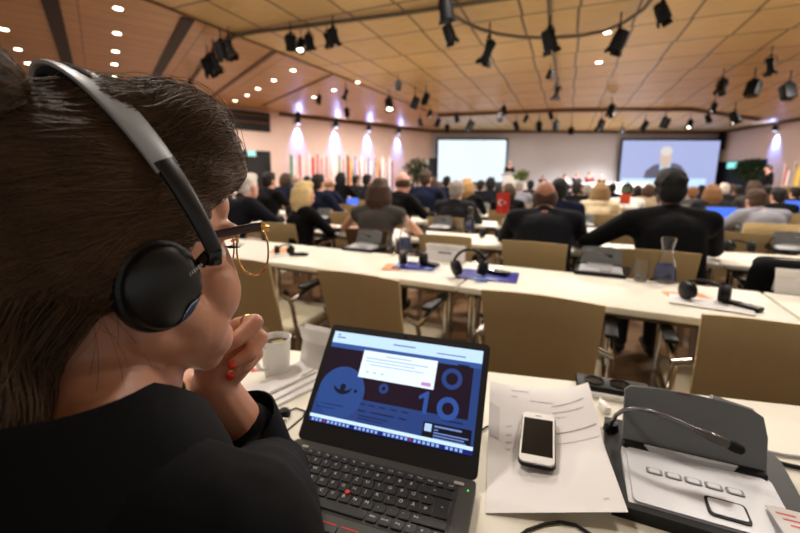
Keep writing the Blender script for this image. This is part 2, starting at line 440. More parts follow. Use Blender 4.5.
shp('hair', ell(-.045, .28, .062, .1), (236, 226, 216), .95, 4)
shp('caption', [(-.48, -.46), (-.48, -.3), (.4, -.3), (.4, -.46)], (196, 226, 255), 1.2, 5)

lp = aty(722, 141, 22.0)
t = thing('loudspeaker', 'dark slim loudspeaker high beside the video screen', 'loudspeaker', place((lp.x, 22.0, lp.z)))
mb = MB(); mb.box((0, 0, 0), (.24, .24, .95), bev=.03); obj('cabinet', mb, mt_black, t)
mb = MB(); mb.box((0, -.125, 0), (.2, .01, .88)); obj('grille', mb, mt_foam, t)
mb = MB(); mb.box((0, .18, .2), (.06, .16, .06)); obj('bracket', mb, mt_black, t)
mt_stage = M('stage_cloth', (176, 172, 172), .7)
mb = MB(); mb.box((10.2, 20.3, .17), (12.0, 3.4, .34), bev=.02); struct('trim_12', mb, mt_stage)
SZ = .34
t = thing('stage_table', 'long white-fronted panel table on the stage', 'table', place((10.2, 19.6, SZ)))
mb = MB(); mb.box((0, 0, .74), (6.6, .7, .04), bev=.01); obj('tabletop', mb, mt_white, t)
mb = MB(); mb.box((0, -.33, .37), (6.5, .03, .70)); obj('front_panel', mb, mt_white, t)
for sx in (-3.15, 0, 3.15):
    mb = MB(); mb.box((sx, .1, .36), (.05, .5, .72)); obj('leg', mb, mt_white, t)
lamp('stage_lamp', 'SPOT', (10.5, 18.3, 3.7), 2600, (255, 250, 248), .2, (Vector((10.3, 19.8, .6)) - Vector((10.5, 18.3, 3.7))).normalized().to_track_quat('-Z', 'Y'), radians(95), .9)
lamp('stage_lamp', 'SPOT', (6.5, 16.4, 3.6), 900, (255, 250, 248), .2, (Vector((6.0, 20.0, 1.2)) - Vector((6.5, 16.4, 3.6))).normalized().to_track_quat('-Z', 'Y'), radians(35), .8)
lp = aty(510, 172, 19.6)
t = thing('lectern', 'white lectern on the stage in front of the standing speaker', 'lectern', place((lp.x, 19.6, SZ)))
mb = MB(); mb.prism([(-.36, -.2), (.36, -.2), (.3, .22), (-.3, .22)], .03, 1.12); obj('body', mb, mt_white, t)
mb = MB(); mb.box((0, 0, 1.16), (.8, .52, .04), Matrix.Rotation(-.2, 3, 'X'), .01); obj('top', mb, mt_white, t)
mb = MB(); mb.box((0, 0, .015), (.8, .5, .03)); obj('foot', mb, mt_lgrey, t)
mb = MB(); mb.tube([(.1, .1, 1.18), (.1, .02, 1.4), (.1, .12, 1.46)], .008, 6); obj('microphone', mb, mt_black, t)

mt_leaf = M('dark_leaf', (40, 62, 36), .6, var=.3); mt_leaf2 = M('fresh_leaf', (84, 134, 56), .6, var=.25)
mt_pot = M('white_pot', (228, 226, 222), .5); mt_bark = M('bark', (72, 54, 40), .8); mt_pink = M('pink_petal', (226, 120, 130), .6)
def plant(name, lb, p, rx, rz, hz, n, m, pot_r, pot_h, petals=0, ls=.16):
    t = thing(name, lb, 'plant', place(p))
    mb = MB(); mb.lathe([(pot_r * .7, 0), (pot_r, pot_h), (pot_r * .88, pot_h), (pot_r * .8, pot_h - .06)], 20); obj('pot', mb, mt_pot, t)
    mb = MB(); mb.tube([(0, 0, pot_h - .1), (.03, .02, hz * .7), (0, 0, hz)], [.045, .04, .02], 8)
    for k in range(6): mb.tube([(0, 0, hz * .75), (rx * .5 * cos(k), rx * .5 * sin(k), hz + rz * .3 * (k % 3 - 1))], [.02, .008], 6)
    obj('trunk', mb, mt_bark, t)
    rg = random.Random(n); mb = MB(); mp = MB()
    for k in range(n):
        v = Vector((rg.gauss(0, 1), rg.gauss(0, 1), rg.gauss(0, 1))).normalized() * (rg.random() ** .4)
        c = Vector((v.x * rx, v.y * rx, hz + v.z * rz)); a = Vector((rg.gauss(0, 1), rg.gauss(0, 1), rg.gauss(0, .6))).normalized(); b = a.cross(Vector((rg.random(), rg.random(), 1))).normalized()
        L = ls * rg.uniform(.7, 1.2); tgt = mp if k < petals else mb
        tgt.add([c, c + a * L * .5 + b * L * .25, c + a * L, c + a * L * .5 - b * L * .25 + Vector((0, 0, .01))], [[0, 1, 2, 3]])
    obj('foliage', mb, m, t, smooth=0)
    if petals: obj('flowers', mp, mt_pink, t, smooth=0)
    return t
p = aty(417, 170, 19.0); plant('potted_tree', 'dark leafy potted tree left of the bright projection screen', (p.x, 19, 0), .62, .62, 1.62, 900, mt_leaf, .26, .5)
p = aty(750, 172, 18.0); plant('potted_tree', 'dark rounded potted tree beside the dark doorway on the right', (p.x, 18.0, 0), .62, .5, 1.7, 1200, mt_leaf, .3, .5)
p = aty(521, 180, 18.2); plant('flower_arrangement', 'green flower arrangement with pink blooms in white pot beside the lectern', (p.x, 18.2, 0), .36, .26, 1.42, 350, mt_leaf2, .3, 1.1, 40, .14)

# flags along the walls
FC = {'red': (200, 66, 70), 'white': (238, 232, 232), 'blue': (58, 72, 150), 'yellow': (236, 200, 100), 'green': (70, 116, 84), 'black': (30, 28, 30), 'pale': (236, 220, 220)}
def flag(px, py, wl, cols, lb, group):
    p = hit(px, py, *wl, .9); a = Vector((*wl[0], 0)); b = Vector((*wl[1], 0)); d = (b - a).normalized()
    ht = p.z
    t = thing('flag', lb, 'flag', place((p.x, p.y, 0), atan2(d.y, d.x)), group)
    mb = MB(); mb.tube([(0, 0, .02), (0, 0, ht)], .018, 8); mb.ball((0, 0, ht), .035, n=8); obj('pole', mb, M('flag_pole', (220, 214, 206), .4), t)
    mb = MB(); mb.lathe([(.12, 0), (.12, .03), (.05, .06)], 16); obj('base', mb, mt_lgrey, t)
    rows = []; nx = 18; mb = MB()
    for i in range(nx + 1):
        u = i / nx; col = []
        for j in range(11):
            v = j / 10
            col.append((.02 + u * (.27 - .06 * v), .05 * sin(u * 14 + v * 1.5) * (.4 + v * .6), ht - .05 - v * 1.55 - u * .28 * (1 - .3 * v)))
        rows.append(col)
    mb.grid(rows)
    mb.mi = [min(len(cols) - 1, int((k // 10) / nx * len(cols))) for k in range(nx * 10)]
    o = obj('cloth', mb, [M('flag_' + c, FC[c], .75) for c in cols], t, smooth=80)
fl = [(289, 152, 'green white'), (298, 152, 'red white pale'), (308, 151, 'white red'), (316, 151.5, 'red white red'), (323, 152, 'pale red white'), (331, 152.5, 'white pale'), (338, 153, 'green white red'), (346, 153, 'black red yellow'), (354, 154, 'blue white red'), (361, 154, 'white red pale'), (367, 155, 'blue white'), (374, 155, 'blue yellow red'), (382, 155.5, 'white red white'), (389, 156, 'white blue red')]
for k, (x, y, c) in enumerate(fl):
    c = c.split(); flag(x, y, LEFT, c, ' and '.join(dict.fromkeys(c)) + ' flag by the left wall, ' + ORD[k] + ' from the left', 'flags along the left wall')
for x, y, c, lb in ((785, 163, 'pale red white', 'white flag with red band on a pole at the right-hand wall'), (796, 162, 'black yellow yellow', 'black and yellow flag on a pole at the right edge')):
    flag(x, y, RIGHT, c.split(), lb, 'flags along the right-hand wall')

# ------------------------------------------------------------------ ceiling lamps and spotlights
mt_down = EM('downlight_glow', (255, 240, 214), 14)
def mk_down():
    t = thing('downlight', '', 'ceiling light')
    mb = MB(); mb.lathe([(.085, 0), (.10, -.004), (.105, -.012), (.082, -.012)], 20, closed=True); obj('trim_ring', mb, mt_chrome, t)
    mb = MB(); mb.lathe([(.08, -.004), (.08, -.009)], 20); obj('lamp_lens', mb, mt_down, t)
    return t
PD = Proto(mk_down)
def downs(rows):
    for where, pts in rows:
        for k, (x, y) in enumerate(pts):
            p = atz(x, y, CZ); PD.put(place(p, 0, .8), 'round bright downlight %s, %s from the top' % (where, ORD[k]), 'recessed ceiling downlights')
downs((('in the upper left corner ceiling row', [(4, 29), (18, 49), (28, 63), (37, 75)]), ('in the row straight above her hair', [(118, 8), (117, 33), (115.5, 51), (114.5, 64), (114, 76)]),
       ('in the left diagonal row above the balcony', [(293, 70), (274, 80), (258, 88.5), (247, 95), (235, 100.5)]), ('in the short diagonal row above the flags', [(357, 82), (334, 90), (314, 97)]), ('in the ceiling seam above the screens', [(607, 32), (599, 62)])))
mt_lens = EM('spot_lens', (255, 246, 226), 9)
mt_spot = M('matt_black_metal', (9, 9, 10), .6, spec=.2)
def mk_spot(kind, lit):
    def mk():
        t = thing('stage_spotlight', '', 'spotlight')
        mb = MB(); mb.tube([(0, 0, .42), (0, 0, .2)], .012, 8); mb.box((0, 0, .2), (.06, .05, .05), bev=.008); obj('clamp', mb, mt_spot, t)
        mb = MB(); mb.tube([(-.13, 0, 0), (-.13, 0, .1), (-.07, 0, .19), (.07, 0, .19), (.13, 0, .1), (.13, 0, 0)], .01, 6); obj('yoke', mb, mt_spot, t)
        if kind == 0:
            hz = MB().lathe([(.05, .16), (.1, .14), (.11, .02), (.115, -.14), (.1, -.15)], 18)
        elif kind == 1:
            hz = MB().box((0, 0, 0), (.22, .18, .32), bev=.02)
        else:
            hz = MB().lathe([(.06, .14), (.09, .1), (.07, 0), (.07, -.12), (.11, -.2), (.1, -.21)], 18)
        TL_ = Matrix.Rotation(.38, 4, 'X'); obj('housing', hz, mt_spot, t, TL_)
        mb = MB(); mb.lathe([(.08, -.212 if kind == 2 else -.152), (.08, -.222 if kind == 2 else -.165)], 16); obj('lens', mb, mt_lens if lit else mt_blackg, t, TL_)
        if kind != 1:
            z = -.15 if kind == 0 else -.2
            for a in range(4):
                mb = MB(); mb.box((0, .115, -.03), (.16, .004, .08), Matrix.Rotation(.35, 3, 'X')); obj('barn_door', mb, mt_spot, t, TL_ @ Matrix.Translation((0, 0, z)) @ Matrix.Rotation(a * pi / 2, 4, 'Z'))
        return t
    return mk
PS = {(k, l): Proto(mk_spot(k, l)) for k in (0, 1, 2) for l in (0, 1)}
groups = [
 ('on the left pipe above the balcony', [(190, 88, 12, 0), (208, 66, 18, 0), (214, 60, 18, 2), (221, 50, 19, 0), (229, 46, 17, 2), (232, 54, 12, 0, 1)]),
 ('on the straight pipe above the flags', [(291, 43, 18, 1), (301, 45, 14, 0, 1), (309, 41, 16, 0), (327, 38, 12, 2), (333, 36, 18, 0)]),
 ('over the middle of the left ceiling', [(319, 99, 9, 0), (346, 93, 10, 2), (347, 112, 9, 0), (298, 114, 7, 0)]),
 ('above the corner left of the bright screen', [(389, 104, 13, 0, 1), (398, 86, 11, 1), (415, 103, 14, 1), (426, 98, 12, 0)]),
 ('on the curved pipe at the top', [(446, 8, 24, 0), (449, 33, 20, 0), (489, 49, 22, 2), (549, 40, 23, 0), (619, 40, 23, 0), (662, 12, 22, 0)]),
 ('in the centre below the curved pipe', [(550, 75, 10, 1), (557, 91, 13, 2)]),
 ('in the long row before the front wall', [(420, 122, 8, 0), (430, 113, 8, 0, 1), (438, 122, 9, 0), (447, 128, 8, 0), (457, 119, 8, 1), (470, 126, 11, 1), (500, 118, 9, 1), (504, 110, 9, 0), (516, 125, 9, 0), (526, 118, 8, 0), (539, 126, 10, 0, 1), (551, 116, 9, 1), (556, 125, 10, 0), (571, 131, 8, 1), (601, 125, 12, 0), (611, 110, 12, 0), (622, 131, 8, 1), (645, 125, 10, 0), (665, 123, 12, 1), (690, 124, 9, 0, 1), (708, 118, 9, 0), (714, 107, 10, 0, 1), (734, 117, 13, 0, 1)]),
 ('in the cluster at the upper right', [(722, 86, 15, 0), (753, 89, 18, 1), (770, 64, 16, 2), (788, 92, 18, 1)])]
rg = random.Random(5)
for where, L in groups:
    L = sorted(L, key=lambda q: q[0])
    for k, q in enumerate(L):
        p = atz(q[0], q[1], CZ - .45); sc = q[2] / FPX * p.y / .40; sc = max(.6, min(1.2, sc))
        p.z = CZ - .42 * sc
        r = ray(q[0], q[1]); p = EYEP + r * ((p.z - EYE) / r.z)
        M4 = place(p, rg.uniform(0, 6.28), sc) 
        lit = len(q) > 4
        PS[(q[3], int(lit))].put(M4, ('lit ' if lit else '') + 'black stage spotlight %s, %s from the left' % (where, ORD[k]), 'stage spotlights under the ceiling')
# lighting pipes
def pipe(name, lb, pts, z, r):
    P = [atz(x, y, z) for x, y in pts]
    mb = MB(); mb.tube(P, r, 10); tag(obj(name, mb, mt_pipe), lb, 'pipe')
pipe('lighting_pipe', 'straight lighting pipe bending down towards the balcony on the left', [(182, 96), (200, 70), (221, 46), (235, 36), (255, 32), (320, 24), (400, 14), (480, 2), (520, -4)], CZ - .06, .035)
pipe('lighting_pipe', 'curved lighting pipe sagging across the top of the ceiling', [(440, -4), (452, 14), (464, 22), (480, 29), (498, 34), (520, 37), (550, 38), (580, 36), (605, 31), (625, 22), (645, 8), (652, -2)], CZ - .12, .03)
pipe('cable_duct', 'grey vertical cable duct crossing the curved pipe at the top', [(549, -2), (550, 30), (555, 60), (556, 88)], CZ - .03, .03)

# ------------------------------------------------------------------ tables
def mk_table(L=1.25, Dp=.56, legs=True):
    t = thing('conference_table', '', 'table')
    mb = MB(); mb.box((0, 0, TZ - .014), (L - .006, Dp, .028), bev=.003); obj('tabletop', mb, [mt_table], t)
    mb = MB(); mb.box((0, 0, TZ - .045), (L - .12, Dp - .12, .034), bev=.004); obj('apron', mb, mt_edge, t)
    for sx in (-1, 1):
        for sy in (-1, 1):
            mb = MB(); mb.tube([(sx * (L / 2 - .06), sy * (Dp / 2 - .06), TZ - .05), (sx * (L / 2 - .06), sy * (Dp / 2 - .04), .015)], .022, 12); mb.lathe([(.028, 0), (.028, .02)], 12, Matrix.Translation((sx * (L / 2 - .06), sy * (Dp / 2 - .04), 0)))
            obj('leg', mb, mt_chrome, t)
    return t
PT = Proto(mk_table)
row_word = ['first row ahead', 'second row ahead', 'third row ahead', 'fourth row ahead', 'fifth row ahead', 'sixth row ahead', 'seventh row ahead']
rows_s = {0: (-3, 2), 1: (-3, 2), 2: (-4, 2), 3: (-4, 3), 4: (-5, 4), 5: (-5, 5), 6: (-5, 6)}
for r in range(7):
    t0 = 1.71 + 1.22 * r; js = list(range(rows_s[r][0], rows_s[r][1] + 1))
    for k, j in enumerate(js):
        c = st(.06 + 1.257 * j, t0 + .28)
        PT.put(place(c, TABLE_YAW), 'cream conference table in the %s, %s from its left end' % (row_word[r], ORD[k]), 'conference tables in rows')
# the table in the foreground
ta = Vector((-.29, 1.075, 0)); FYAW = -.225; fx = Vector((cos(FYAW), sin(FYAW), 0)); fy = Vector((-sin(FYAW), cos(FYAW), 0))
c = ta + fx * .46 - fy * .36
ft = mk_table(2.3, .72); ft.matrix_world = place(c, FYAW); ft['label'] = 'cream conference table in the foreground under the laptop'

# ------------------------------------------------------------------ chairs
def mk_chair():
    t = thing('conference_chair', '', 'chair')
    # origin on the floor below the backrest top; +y is forward
    rows = []; mb = MB()
    def pt(u, v, off):
        wv = .20 - .02 * v
        y = .0 + .11 * v + .03 * (u * u) * -1 + off
        return (u * wv, y, .845 - .43 * v)
    m = 12
    for off in (0, .014):
        for j in range(9):
            pass
    front = [[pt(-1 + 2 * i / m, j / 8, .014) for i in range(m + 1)] for j in range(9)]
    back = [[pt(-1 + 2 * i / m, j / 8, 0) for i in range(m + 1)] for j in range(9)]
    mb.grid(front); mb.grid([r[::-1] for r in back])
    mb.grid([back[0], front[0]]); mb.grid([front[-1], back[-1]])
    mb.grid([[r[0] for r in front], [r[0] for r in back]]); mb.grid([[r[-1] for r in back], [r[-1] for r in front]])
    obj('backrest', mb, mt_chair, t)
    mb = MB(); mb.box((0, .31, .455), (.44, .43, .045), bev=.02, seg=3); obj('seat', mb, mt_seat, t)
    mb = MB(); mb.box((0, .31, .425), (.42, .40, .015), bev=.004); obj('seat_pan', mb, mt_chair, t)
    for sx in (-1, 1):
        x = sx * .235
        mb = MB(); mb.tube([(sx * .19, .06, .66), (x, .07, .64), (x, .09, .60), (x, .13, .40), (x, .05, .012)], .0115, 10); obj('leg', mb, mt_chrome, t)
        mb = MB(); mb.tube([(x, .50, .655), (x, .50, .45), (x, .46, .36), (x, .53, .012)], .0115, 10); obj('leg', mb, mt_chrome, t)
        mb = MB(); mb.tube([(x, .08, .63), (x, .30, .66), (x, .50, .655)], .0125, 10); mb.tube([(x, .13, .42), (x, .49, .42)], .0115, 10); obj('side_rail', mb, mt_chrome, t)
        mb = MB(); mb.box((x, .30, .675), (.045, .26, .018), bev=.007); obj('armrest', mb, mt_black, t)
    mb = MB(); mb.tube([(-.235, .13, .42), (.235, .13, .42)], .0115, 10); mb.tube([(-.235, .47, .42), (.235, .47, .42)], .0115, 10); obj('cross_bar', mb, mt_chrome, t)
    return t
PC = Proto(mk_chair); CG = 'khaki-backed conference chairs'
def chair(s, t, lb, yaw=0.0, top=.845):
    return PC.put(place(st(s, t), TABLE_YAW + yaw, top / .845), lb, CG)
chair(-1.57, 1.33, 'khaki-backed chair just past the woman\'s face, behind the glasses', .1)
chair(-.875, 1.345, 'empty khaki-backed chair right behind the top of the laptop')
chair(-.155, 1.375, 'empty khaki-backed chair behind the white paper, centre of the photo')
chair(.50, 1.42, 'large khaki-backed chair at the right edge behind the grey unit', -.02)
chair(-2.55, 2.62, 'khaki-backed chair behind the orange flyer, left of the blonde woman')
chair(-.96, 2.60, 'khaki-backed chair standing behind the white name card')
chair(-.35, 2.58, 'khaki-backed chair of the bald man in the dark suit')
chair(.315, 2.60, 'khaki-backed chair of the broad man, behind the water carafe')
cj = chair(1.0, 2.62, 'khaki-backed chair with a black jacket hung over it, right edge', -.05)
wc = mk_chair(); wc.matrix_world = place(st(-1.62, 2.62), TABLE_YAW); tag(wc, 'dark brown backed chair of the woman in the grey sleeveless top', 'chair', CG)
for ch in wc.children:
    if ch.name.startswith('backrest'): ch.data.materials[0] = mt_walnut
# black jacket over the chair at the right edge
mb = MB()
for z, y in ((.83, -.05), (.83, .05)):
    mb.cap((-.2, y, .80), .05, (.2, y, .80), .05)
mb.box((0, -.035, .62), (.48, .05, .46), bev=.02); mb.box((0, .09, .64), (.46, .05, .40), bev=.02); mb.cap((.22, -.03, .78), .055, (.27, -.02, .45), .05); mb.cap((-.22, -.03, .78), .055, (-.26, -.02, .47), .05)
tag(link('hung_jacket', fuse(mb, 'hung_jacket', .016, 6), mt_jacket, None, place(st(1.0, 2.62), TABLE_YAW - .05)), 'black jacket hung over the chair back at the right edge', 'jacket')

# ------------------------------------------------------------------ conference units
mt_panel = M('silver_panel', (196, 196, 200), .38, .15, var=.02)
UM = place((st(.172, .726).x, st(.172, .726).y, TZ), -.41)
def neck_pt(px, py, yl):
    # the point of the gooseneck seen at a photo position, at distance yl across the unit
    iv = UM.inverted(); a = iv @ EYEP; b = iv @ (EYEP + ray(px, py)); k = (yl - a.y) / (b.y - a.y); return a + (b - a) * k
def mk_unit():
    t = thing('conference_unit', '', 'conference unit')
    base = [(-.125, -.118), (.118, -.118), (.137, -.02), (.150, .10), (.145, .122), (-.12, .122), (-.128, 0)]
    mb = MB(); mb.prism(base, 0, .020); obj('base', mb, mt_black, t, smooth=20)
    R = Matrix.Translation((0, -.048, .031)) @ Matrix.Rotation(radians(7), 4, 'X')
    mb = MB(); mb.prism(rrect(.192, .112, .008), -.012, 0, R); mb.prism(rrect(.206, .126, .01), -.014, -.004, R); mb.mi = []
    pn = obj('key_panel', mb, mt_panel, t)
    for k in range(5):
        mb = MB(); mb.prism([(-.011, -.0045), (-.007, -.006), (.007, -.006), (.011, -.0045), (.011, .0045), (.007, .006), (-.007, .006), (-.011, .0045)], 0, .0016, R @ Matrix.Translation((-.06 + .026 * k, .012, 0)))
        mb.prism(rrect(.0155, .0085, .0028), .0016, .0024, R @ Matrix.Translation((-.06 + .026 * k, .012, 0)))
        mb.mi = [0] * 10 + [1] * (len(mb.f) - 10); obj('button', mb, [M('button_grey', (126, 126, 132), .4), mt_panel], pn)
    mb = MB(); mb.prism(rrect(.05, .034, .006), 0, .002, R @ Matrix.Translation((.024, -.028, 0))); obj('key_frame', mb, mt_black, pn)
    mb = MB(); mb.prism(rrect(.043, .027, .004), .0015, .0032, R @ Matrix.Translation((.024, -.028, 0))); mb.prism(rrect(.006, .004, .001), .003, .0036, R @ Matrix.Translation((.024, -.028, 0))); obj('talk_button', mb, mt_panel, pn)
    mb = MB(); mb.tube([(-.095, .018, .034), (.095, .018, .034)], .010, 14); mb.box((-.085, .02, .03), (.03, .022, .026), bev=.004); mb.box((.085, .02, .03), (.03, .022, .026), bev=.004); obj('hinge', mb, mt_black, t)
    mb = MB(); mb.prism([(-.068, 0), (.062, 0), (.055, -.006), (0, -.010), (-.06, -.006)], .036, .046, Matrix.Translation((0, .014, 0))); obj('hinge_cover', mb, mt_lgrey, t)
    L = Matrix.Translation((0, .02, .038)) @ Matrix.Rotation(radians(68), 4, 'X')
    lid = [(-.100, 0), (.100, 0), (.103, .055), (.098, .086), (.085, .094), (.04, .1), (0, .102), (-.05, .101), (-.09, .097), (-.099, .09)]
    mb = MB(); mb.prism(lid, -.012, 0, L); o = obj('speaker_lid', mb, mt_grey, t, smooth=20)
    mb = MB(); mb.prism(rrect(.02, .003, .001, cx=-.01, cy=.0995), -.003, .0006, L); obj('call_light', mb, M('dark_red_plastic', (120, 40, 40), .4), o)
    mb = MB(); mb.prism([(.03, .094), (.088, .088), (.088, .096), (.034, .106)], -.022, -.008, L); obj('lid_clip', mb, mt_lgrey, o)
    mb = MB(); mb.lathe([(.014, .018), (.012, .034), (.007, .036)], 16, Matrix.Translation((-.112, .08, 0))); obj('microphone_socket', mb, mt_black, t)
    g = [Vector((-.112, .08, .034))] + [neck_pt(*q) for q in ((612, 422, .074), (616, 415, .06), (623, 410.5, .04), (633, 408.5, .022), (650, 411, .006), (670, 418, -.004), (690, 427, -.010), (709, 435.5, -.014))]
    gn = MB().tube(g, .0036, 10); gs = obj('gooseneck', gn, M('gooseneck_metal', (120, 120, 124), .25, .8), t)
    d = (Vector(g[-1]) - Vector(g[-2])).normalized(); q = d.to_track_quat('Z', 'Y').to_matrix().to_4x4()
    mb = MB(); mb.lathe([(.004, -.02), (.0065, -.002), (.0075, .0), (.0075, .022), (.0065, .026)], 18, Matrix.Translation(g[-1]) @ q); obj('microphone_ring', mb, M('smoked_plastic', (96, 92, 92), .15, trans=.25), gs)
    mb = MB(); mb.lathe([(.005, .024), (.0078, .026), (.0084, .034), (.007, .042), (.003, .045)], 18, Matrix.Translation(g[-1]) @ q); obj('microphone_tip', mb, mt_foam, gs)
    return t
PU = Proto(mk_unit); UG = 'conference microphone units on the tables'
c = st(.172, .726); UYAW = -.41
PU.put(place((c.x, c.y, TZ), UYAW), 'grey conference unit with gooseneck microphone in the right foreground', UG)
def unit(px, py, lb, sc=1.0, yaw=0):
    p = atz(px, py, TZ); PU.put(place(p, TABLE_YAW + yaw, sc), lb, UG); return p
unit(366, 249, 'grey conference unit on the next table, left of the water carafe')
unit(600, 272, 'grey conference unit on the next table, left of the clear carafe')
unit(441, 229, 'grey conference unit behind the name card in the second row ahead')
unit(792, 251, 'grey conference unit at the right edge above the black jacket')
unit(583, 226, 'grey conference unit right of the bald man in the dark suit')
unit(322, 219, 'small grey conference unit beside the blonde woman\'s right arm')
unit(482, 211, 'small grey conference unit beside the red flag on the left')
unit(688, 214, 'small grey conference unit beyond the broad man')
unit(546, 207, 'small grey conference unit far ahead of the bald man')

# ------------------------------------------------------------------ headsets, receivers, folders, flyers
def mk_headset():
    t = thing('headset', '', 'headphones')
    pts = [(.075 * cos(a), .075 * sin(a), (.036 + .028 * sin(a))) for a in [pi * k / 14 for k in range(15)]]
    mb = MB(); mb.tube([(x, y + .02, z) for x, y, z in pts], .0065, 8); obj('headband', mb, mt_black, t)
    for sx in (-1, 1):
        mb = MB(); mb.lathe([(.012, -.018), (.034, -.012), (.036, .006), (.02, .012)], 18, Matrix.Translation((sx * .068, .015, .036)) @ Matrix.Rotation(sx * pi / 2, 4, 'Y') @ Matrix.Rotation(.3, 4, 'X'))
        e = obj('ear_cup', mb, mt_black, t)
        mb = MB(); mb.lathe([(.03, -.012), (.035, -.018), (.03, -.028), (.018, -.026)], 18, Matrix.Translation((sx * .068, .015, .036)) @ Matrix.Rotation(sx * pi / 2, 4, 'Y') @ Matrix.Rotation(.3, 4, 'X')); obj('ear_cushion', mb, mt_foam, e)
    return t
PH = Proto(mk_headset); HG = 'headsets lying on the tables'
def mk_recv():
    t = thing('receiver', '', 'receiver')
    mb = MB(); mb.box((0, 0, .010), (.05, .13, .02), bev=.006); obj('body', mb, mt_black, t)
    mb = MB(); mb.box((0, .025, .0205), (.034, .035, .002)); obj('display', mb, mt_blackg, t)
    mb = MB()
    for k in range(3): mb.lathe([(.007, .0195), (.006, .022)], 12, Matrix.Translation((-.014 + .014 * k, -.02, 0)))
    obj('button', mb, mt_grey, t)
    return t
PR = Proto(mk_recv); RG = 'black interpretation receivers on the tables'
def sheet(name, px, lb, cat, w, h, m, yaw, z, th=.003, group=None):
    p = atz(px[0], px[1], TZ + z)
    mb = MB(); mb.box((0, 0, th / 2), (w, h, th), bev=min(.001, th * .3)); o = obj(name, mb, m, None, place((p.x, p.y, TZ + z), TABLE_YAW + yaw)); return tag(o, lb, cat, group)
def on(P, px, lb, g, z=0.0, yaw=0.0, sc=1.0):
    p = atz(px[0], px[1], TZ + z); P.put(place((p.x, p.y, TZ + z), TABLE_YAW + yaw, sc), lb, g)
FG = 'flyers and folders on the next table'
sheet('flyer', (283, 250), 'orange flyer under a headset at the left end of the next table', 'paper', .15, .21, mt_orange, .6, .0, group=FG)
on(PH, (283, 254.5), 'black headset on the orange flyer at the left', HG, .004, .3, .8)
on(PR, (299, 255.5), 'black receiver beside the headset on the orange flyer', RG, 0, -1.2, .9)
sheet('paper', (413, 267), 'white and red paper under the blue folder left of the joint', 'paper', .31, .235, mt_paper, .2, 0, group=FG)
sheet('flyer', (393, 267), 'small orange flyer at the left of the blue folder', 'paper', .10, .15, mt_orange, .3, .0035, group=FG)
sheet('folder', (416, 266), 'dark blue folder with headset, left of the table joint', 'folder', .235, .18, mt_blue, .2, .007, .006, FG)
on(PH, (413, 265.5), 'black headset on the left blue folder', HG, .0135, .4, 1.0)
on(PR, (430, 265.5), 'black receiver on the left blue folder', RG, .0135, 1.2, .9)
sheet('folder', (488, 276), 'bright blue folder with upright headset, right of the table joint', 'folder', .30, .215, mt_blue, .12, 0, .006, FG)
p = atz(470, 277, TZ + .0065); PH.put(place((p.x, p.y, TZ + .0065), TABLE_YAW + .5, 1.15) @ Matrix.Translation((0, .015, .036)) @ Matrix.Rotation(radians(62), 4, 'X') @ Matrix.Translation((0, -.015, -.036)), 'black headset standing on the right blue folder', HG)
on(PR, (497, 274), 'black receiver lying on the right blue folder', RG, .0065, 1.3, 1.0)
mb = MB(); mb.box((0, 0, .004), (.06, .04, .008), bev=.002); p = atz(481, 280, TZ + .0065); tag(obj('sticker_pad', mb, M('pale_blue_plastic', (110, 150, 240), .3), None, place(p, TABLE_YAW + .3)), 'small light blue pad on the right blue folder', 'pad')
sheet('flyer', (688, 297), 'orange flyer under white paper near the right headset', 'paper', .16, .12, mt_orange, .25, 0, group=FG)
sheet('paper', (709, 304), 'white paper under the headset at the right of the next table', 'paper', .27, .15, mt_paper, -.15, .004, group=FG)
on(PH, (706, 302), 'black headset lying on white paper at the right', HG, .0075, .1, 1.05)
on(PR, (742, 308), 'black receiver beside the right-hand headset', RG, 0, .9, .95)
# second row ahead
on(PH, (490, 238), 'black headset on the table end beside the red flag', HG, 0, .3, 1.15)
on(PH, (741, 252.5), 'black headset on the white table end at the right', HG, 0, .2, 1.1)
on(PR, (715, 250), 'black receiver on the white table end at the right', RG, 0, .9, 1.0)
on(PR, (766, 243), 'black receiver at the far right beyond the black jacket', RG, 0, 1.1, .9)
on(PH, (418, 236), 'black headset behind the water carafe in the second row', HG, 0, .5, .9)
for k, (x, y, w_, h_, lb) in enumerate(((588, 233, .3, .22, 'stack of white papers between the two men in dark suits'), (660, 240, .2, .28, 'white papers under the broad man\'s left elbow'), (330, 233, .22, .15, 'white papers at the blonde woman\'s hands'), (730, 205, .3, .2, 'white papers in front of the grey-shirted man'), (757, 206, .3, .2, 'white sheet on the table right of the grey-shirted man'), (600, 215, .42, .2, 'open white booklet in front of the woman with the scarf'), (446, 211, .24, .1, 'white papers under the bright laptop'))):
    sheet('paper', (x, y), lb, 'paper', w_, h_, mt_paper, .1 * (k % 3), 0, .012, 'papers on the tables further ahead')

# ------------------------------------------------------------------ carafes, glasses, cards
def mk_carafe():
    t = thing('carafe', '', 'carafe')
    prof = [(.0, .004), (.045, .003), (.052, .012), (.050, .05), (.040, .10), (.026, .15), (.024, .18), (.033, .225), (.034, .232), (.031, .23), (.022, .18), (.0235, .15), (.037, .10), (.047, .05), (.048, .014), (.0, .011)]
    obj('glass', MB().lathe(prof, 28), mt_glass, t)
    obj('water', MB().lathe([(.0, .0125), (.046, .0155), (.0465, .05), (.0375, .095), (.0, .0955)], 28), mt_water, t)
    return t
def mk_tumbler():
    t = thing('drinking_glass', '', 'glass')
    obj('glass', MB().lathe([(.0, .002), (.028, .002), (.031, .01), (.034, .11), (.0325, .11), (.029, .014), (.0, .010)], 24), mt_glass, t)
    obj('water', MB().lathe([(.0, .0105), (.0285, .0145), (.0295, .03), (.0, .0305)], 24), M('pale_water', (225, 232, 250), .03, trans=.95, ior=1.25, var=0), t)
    return t
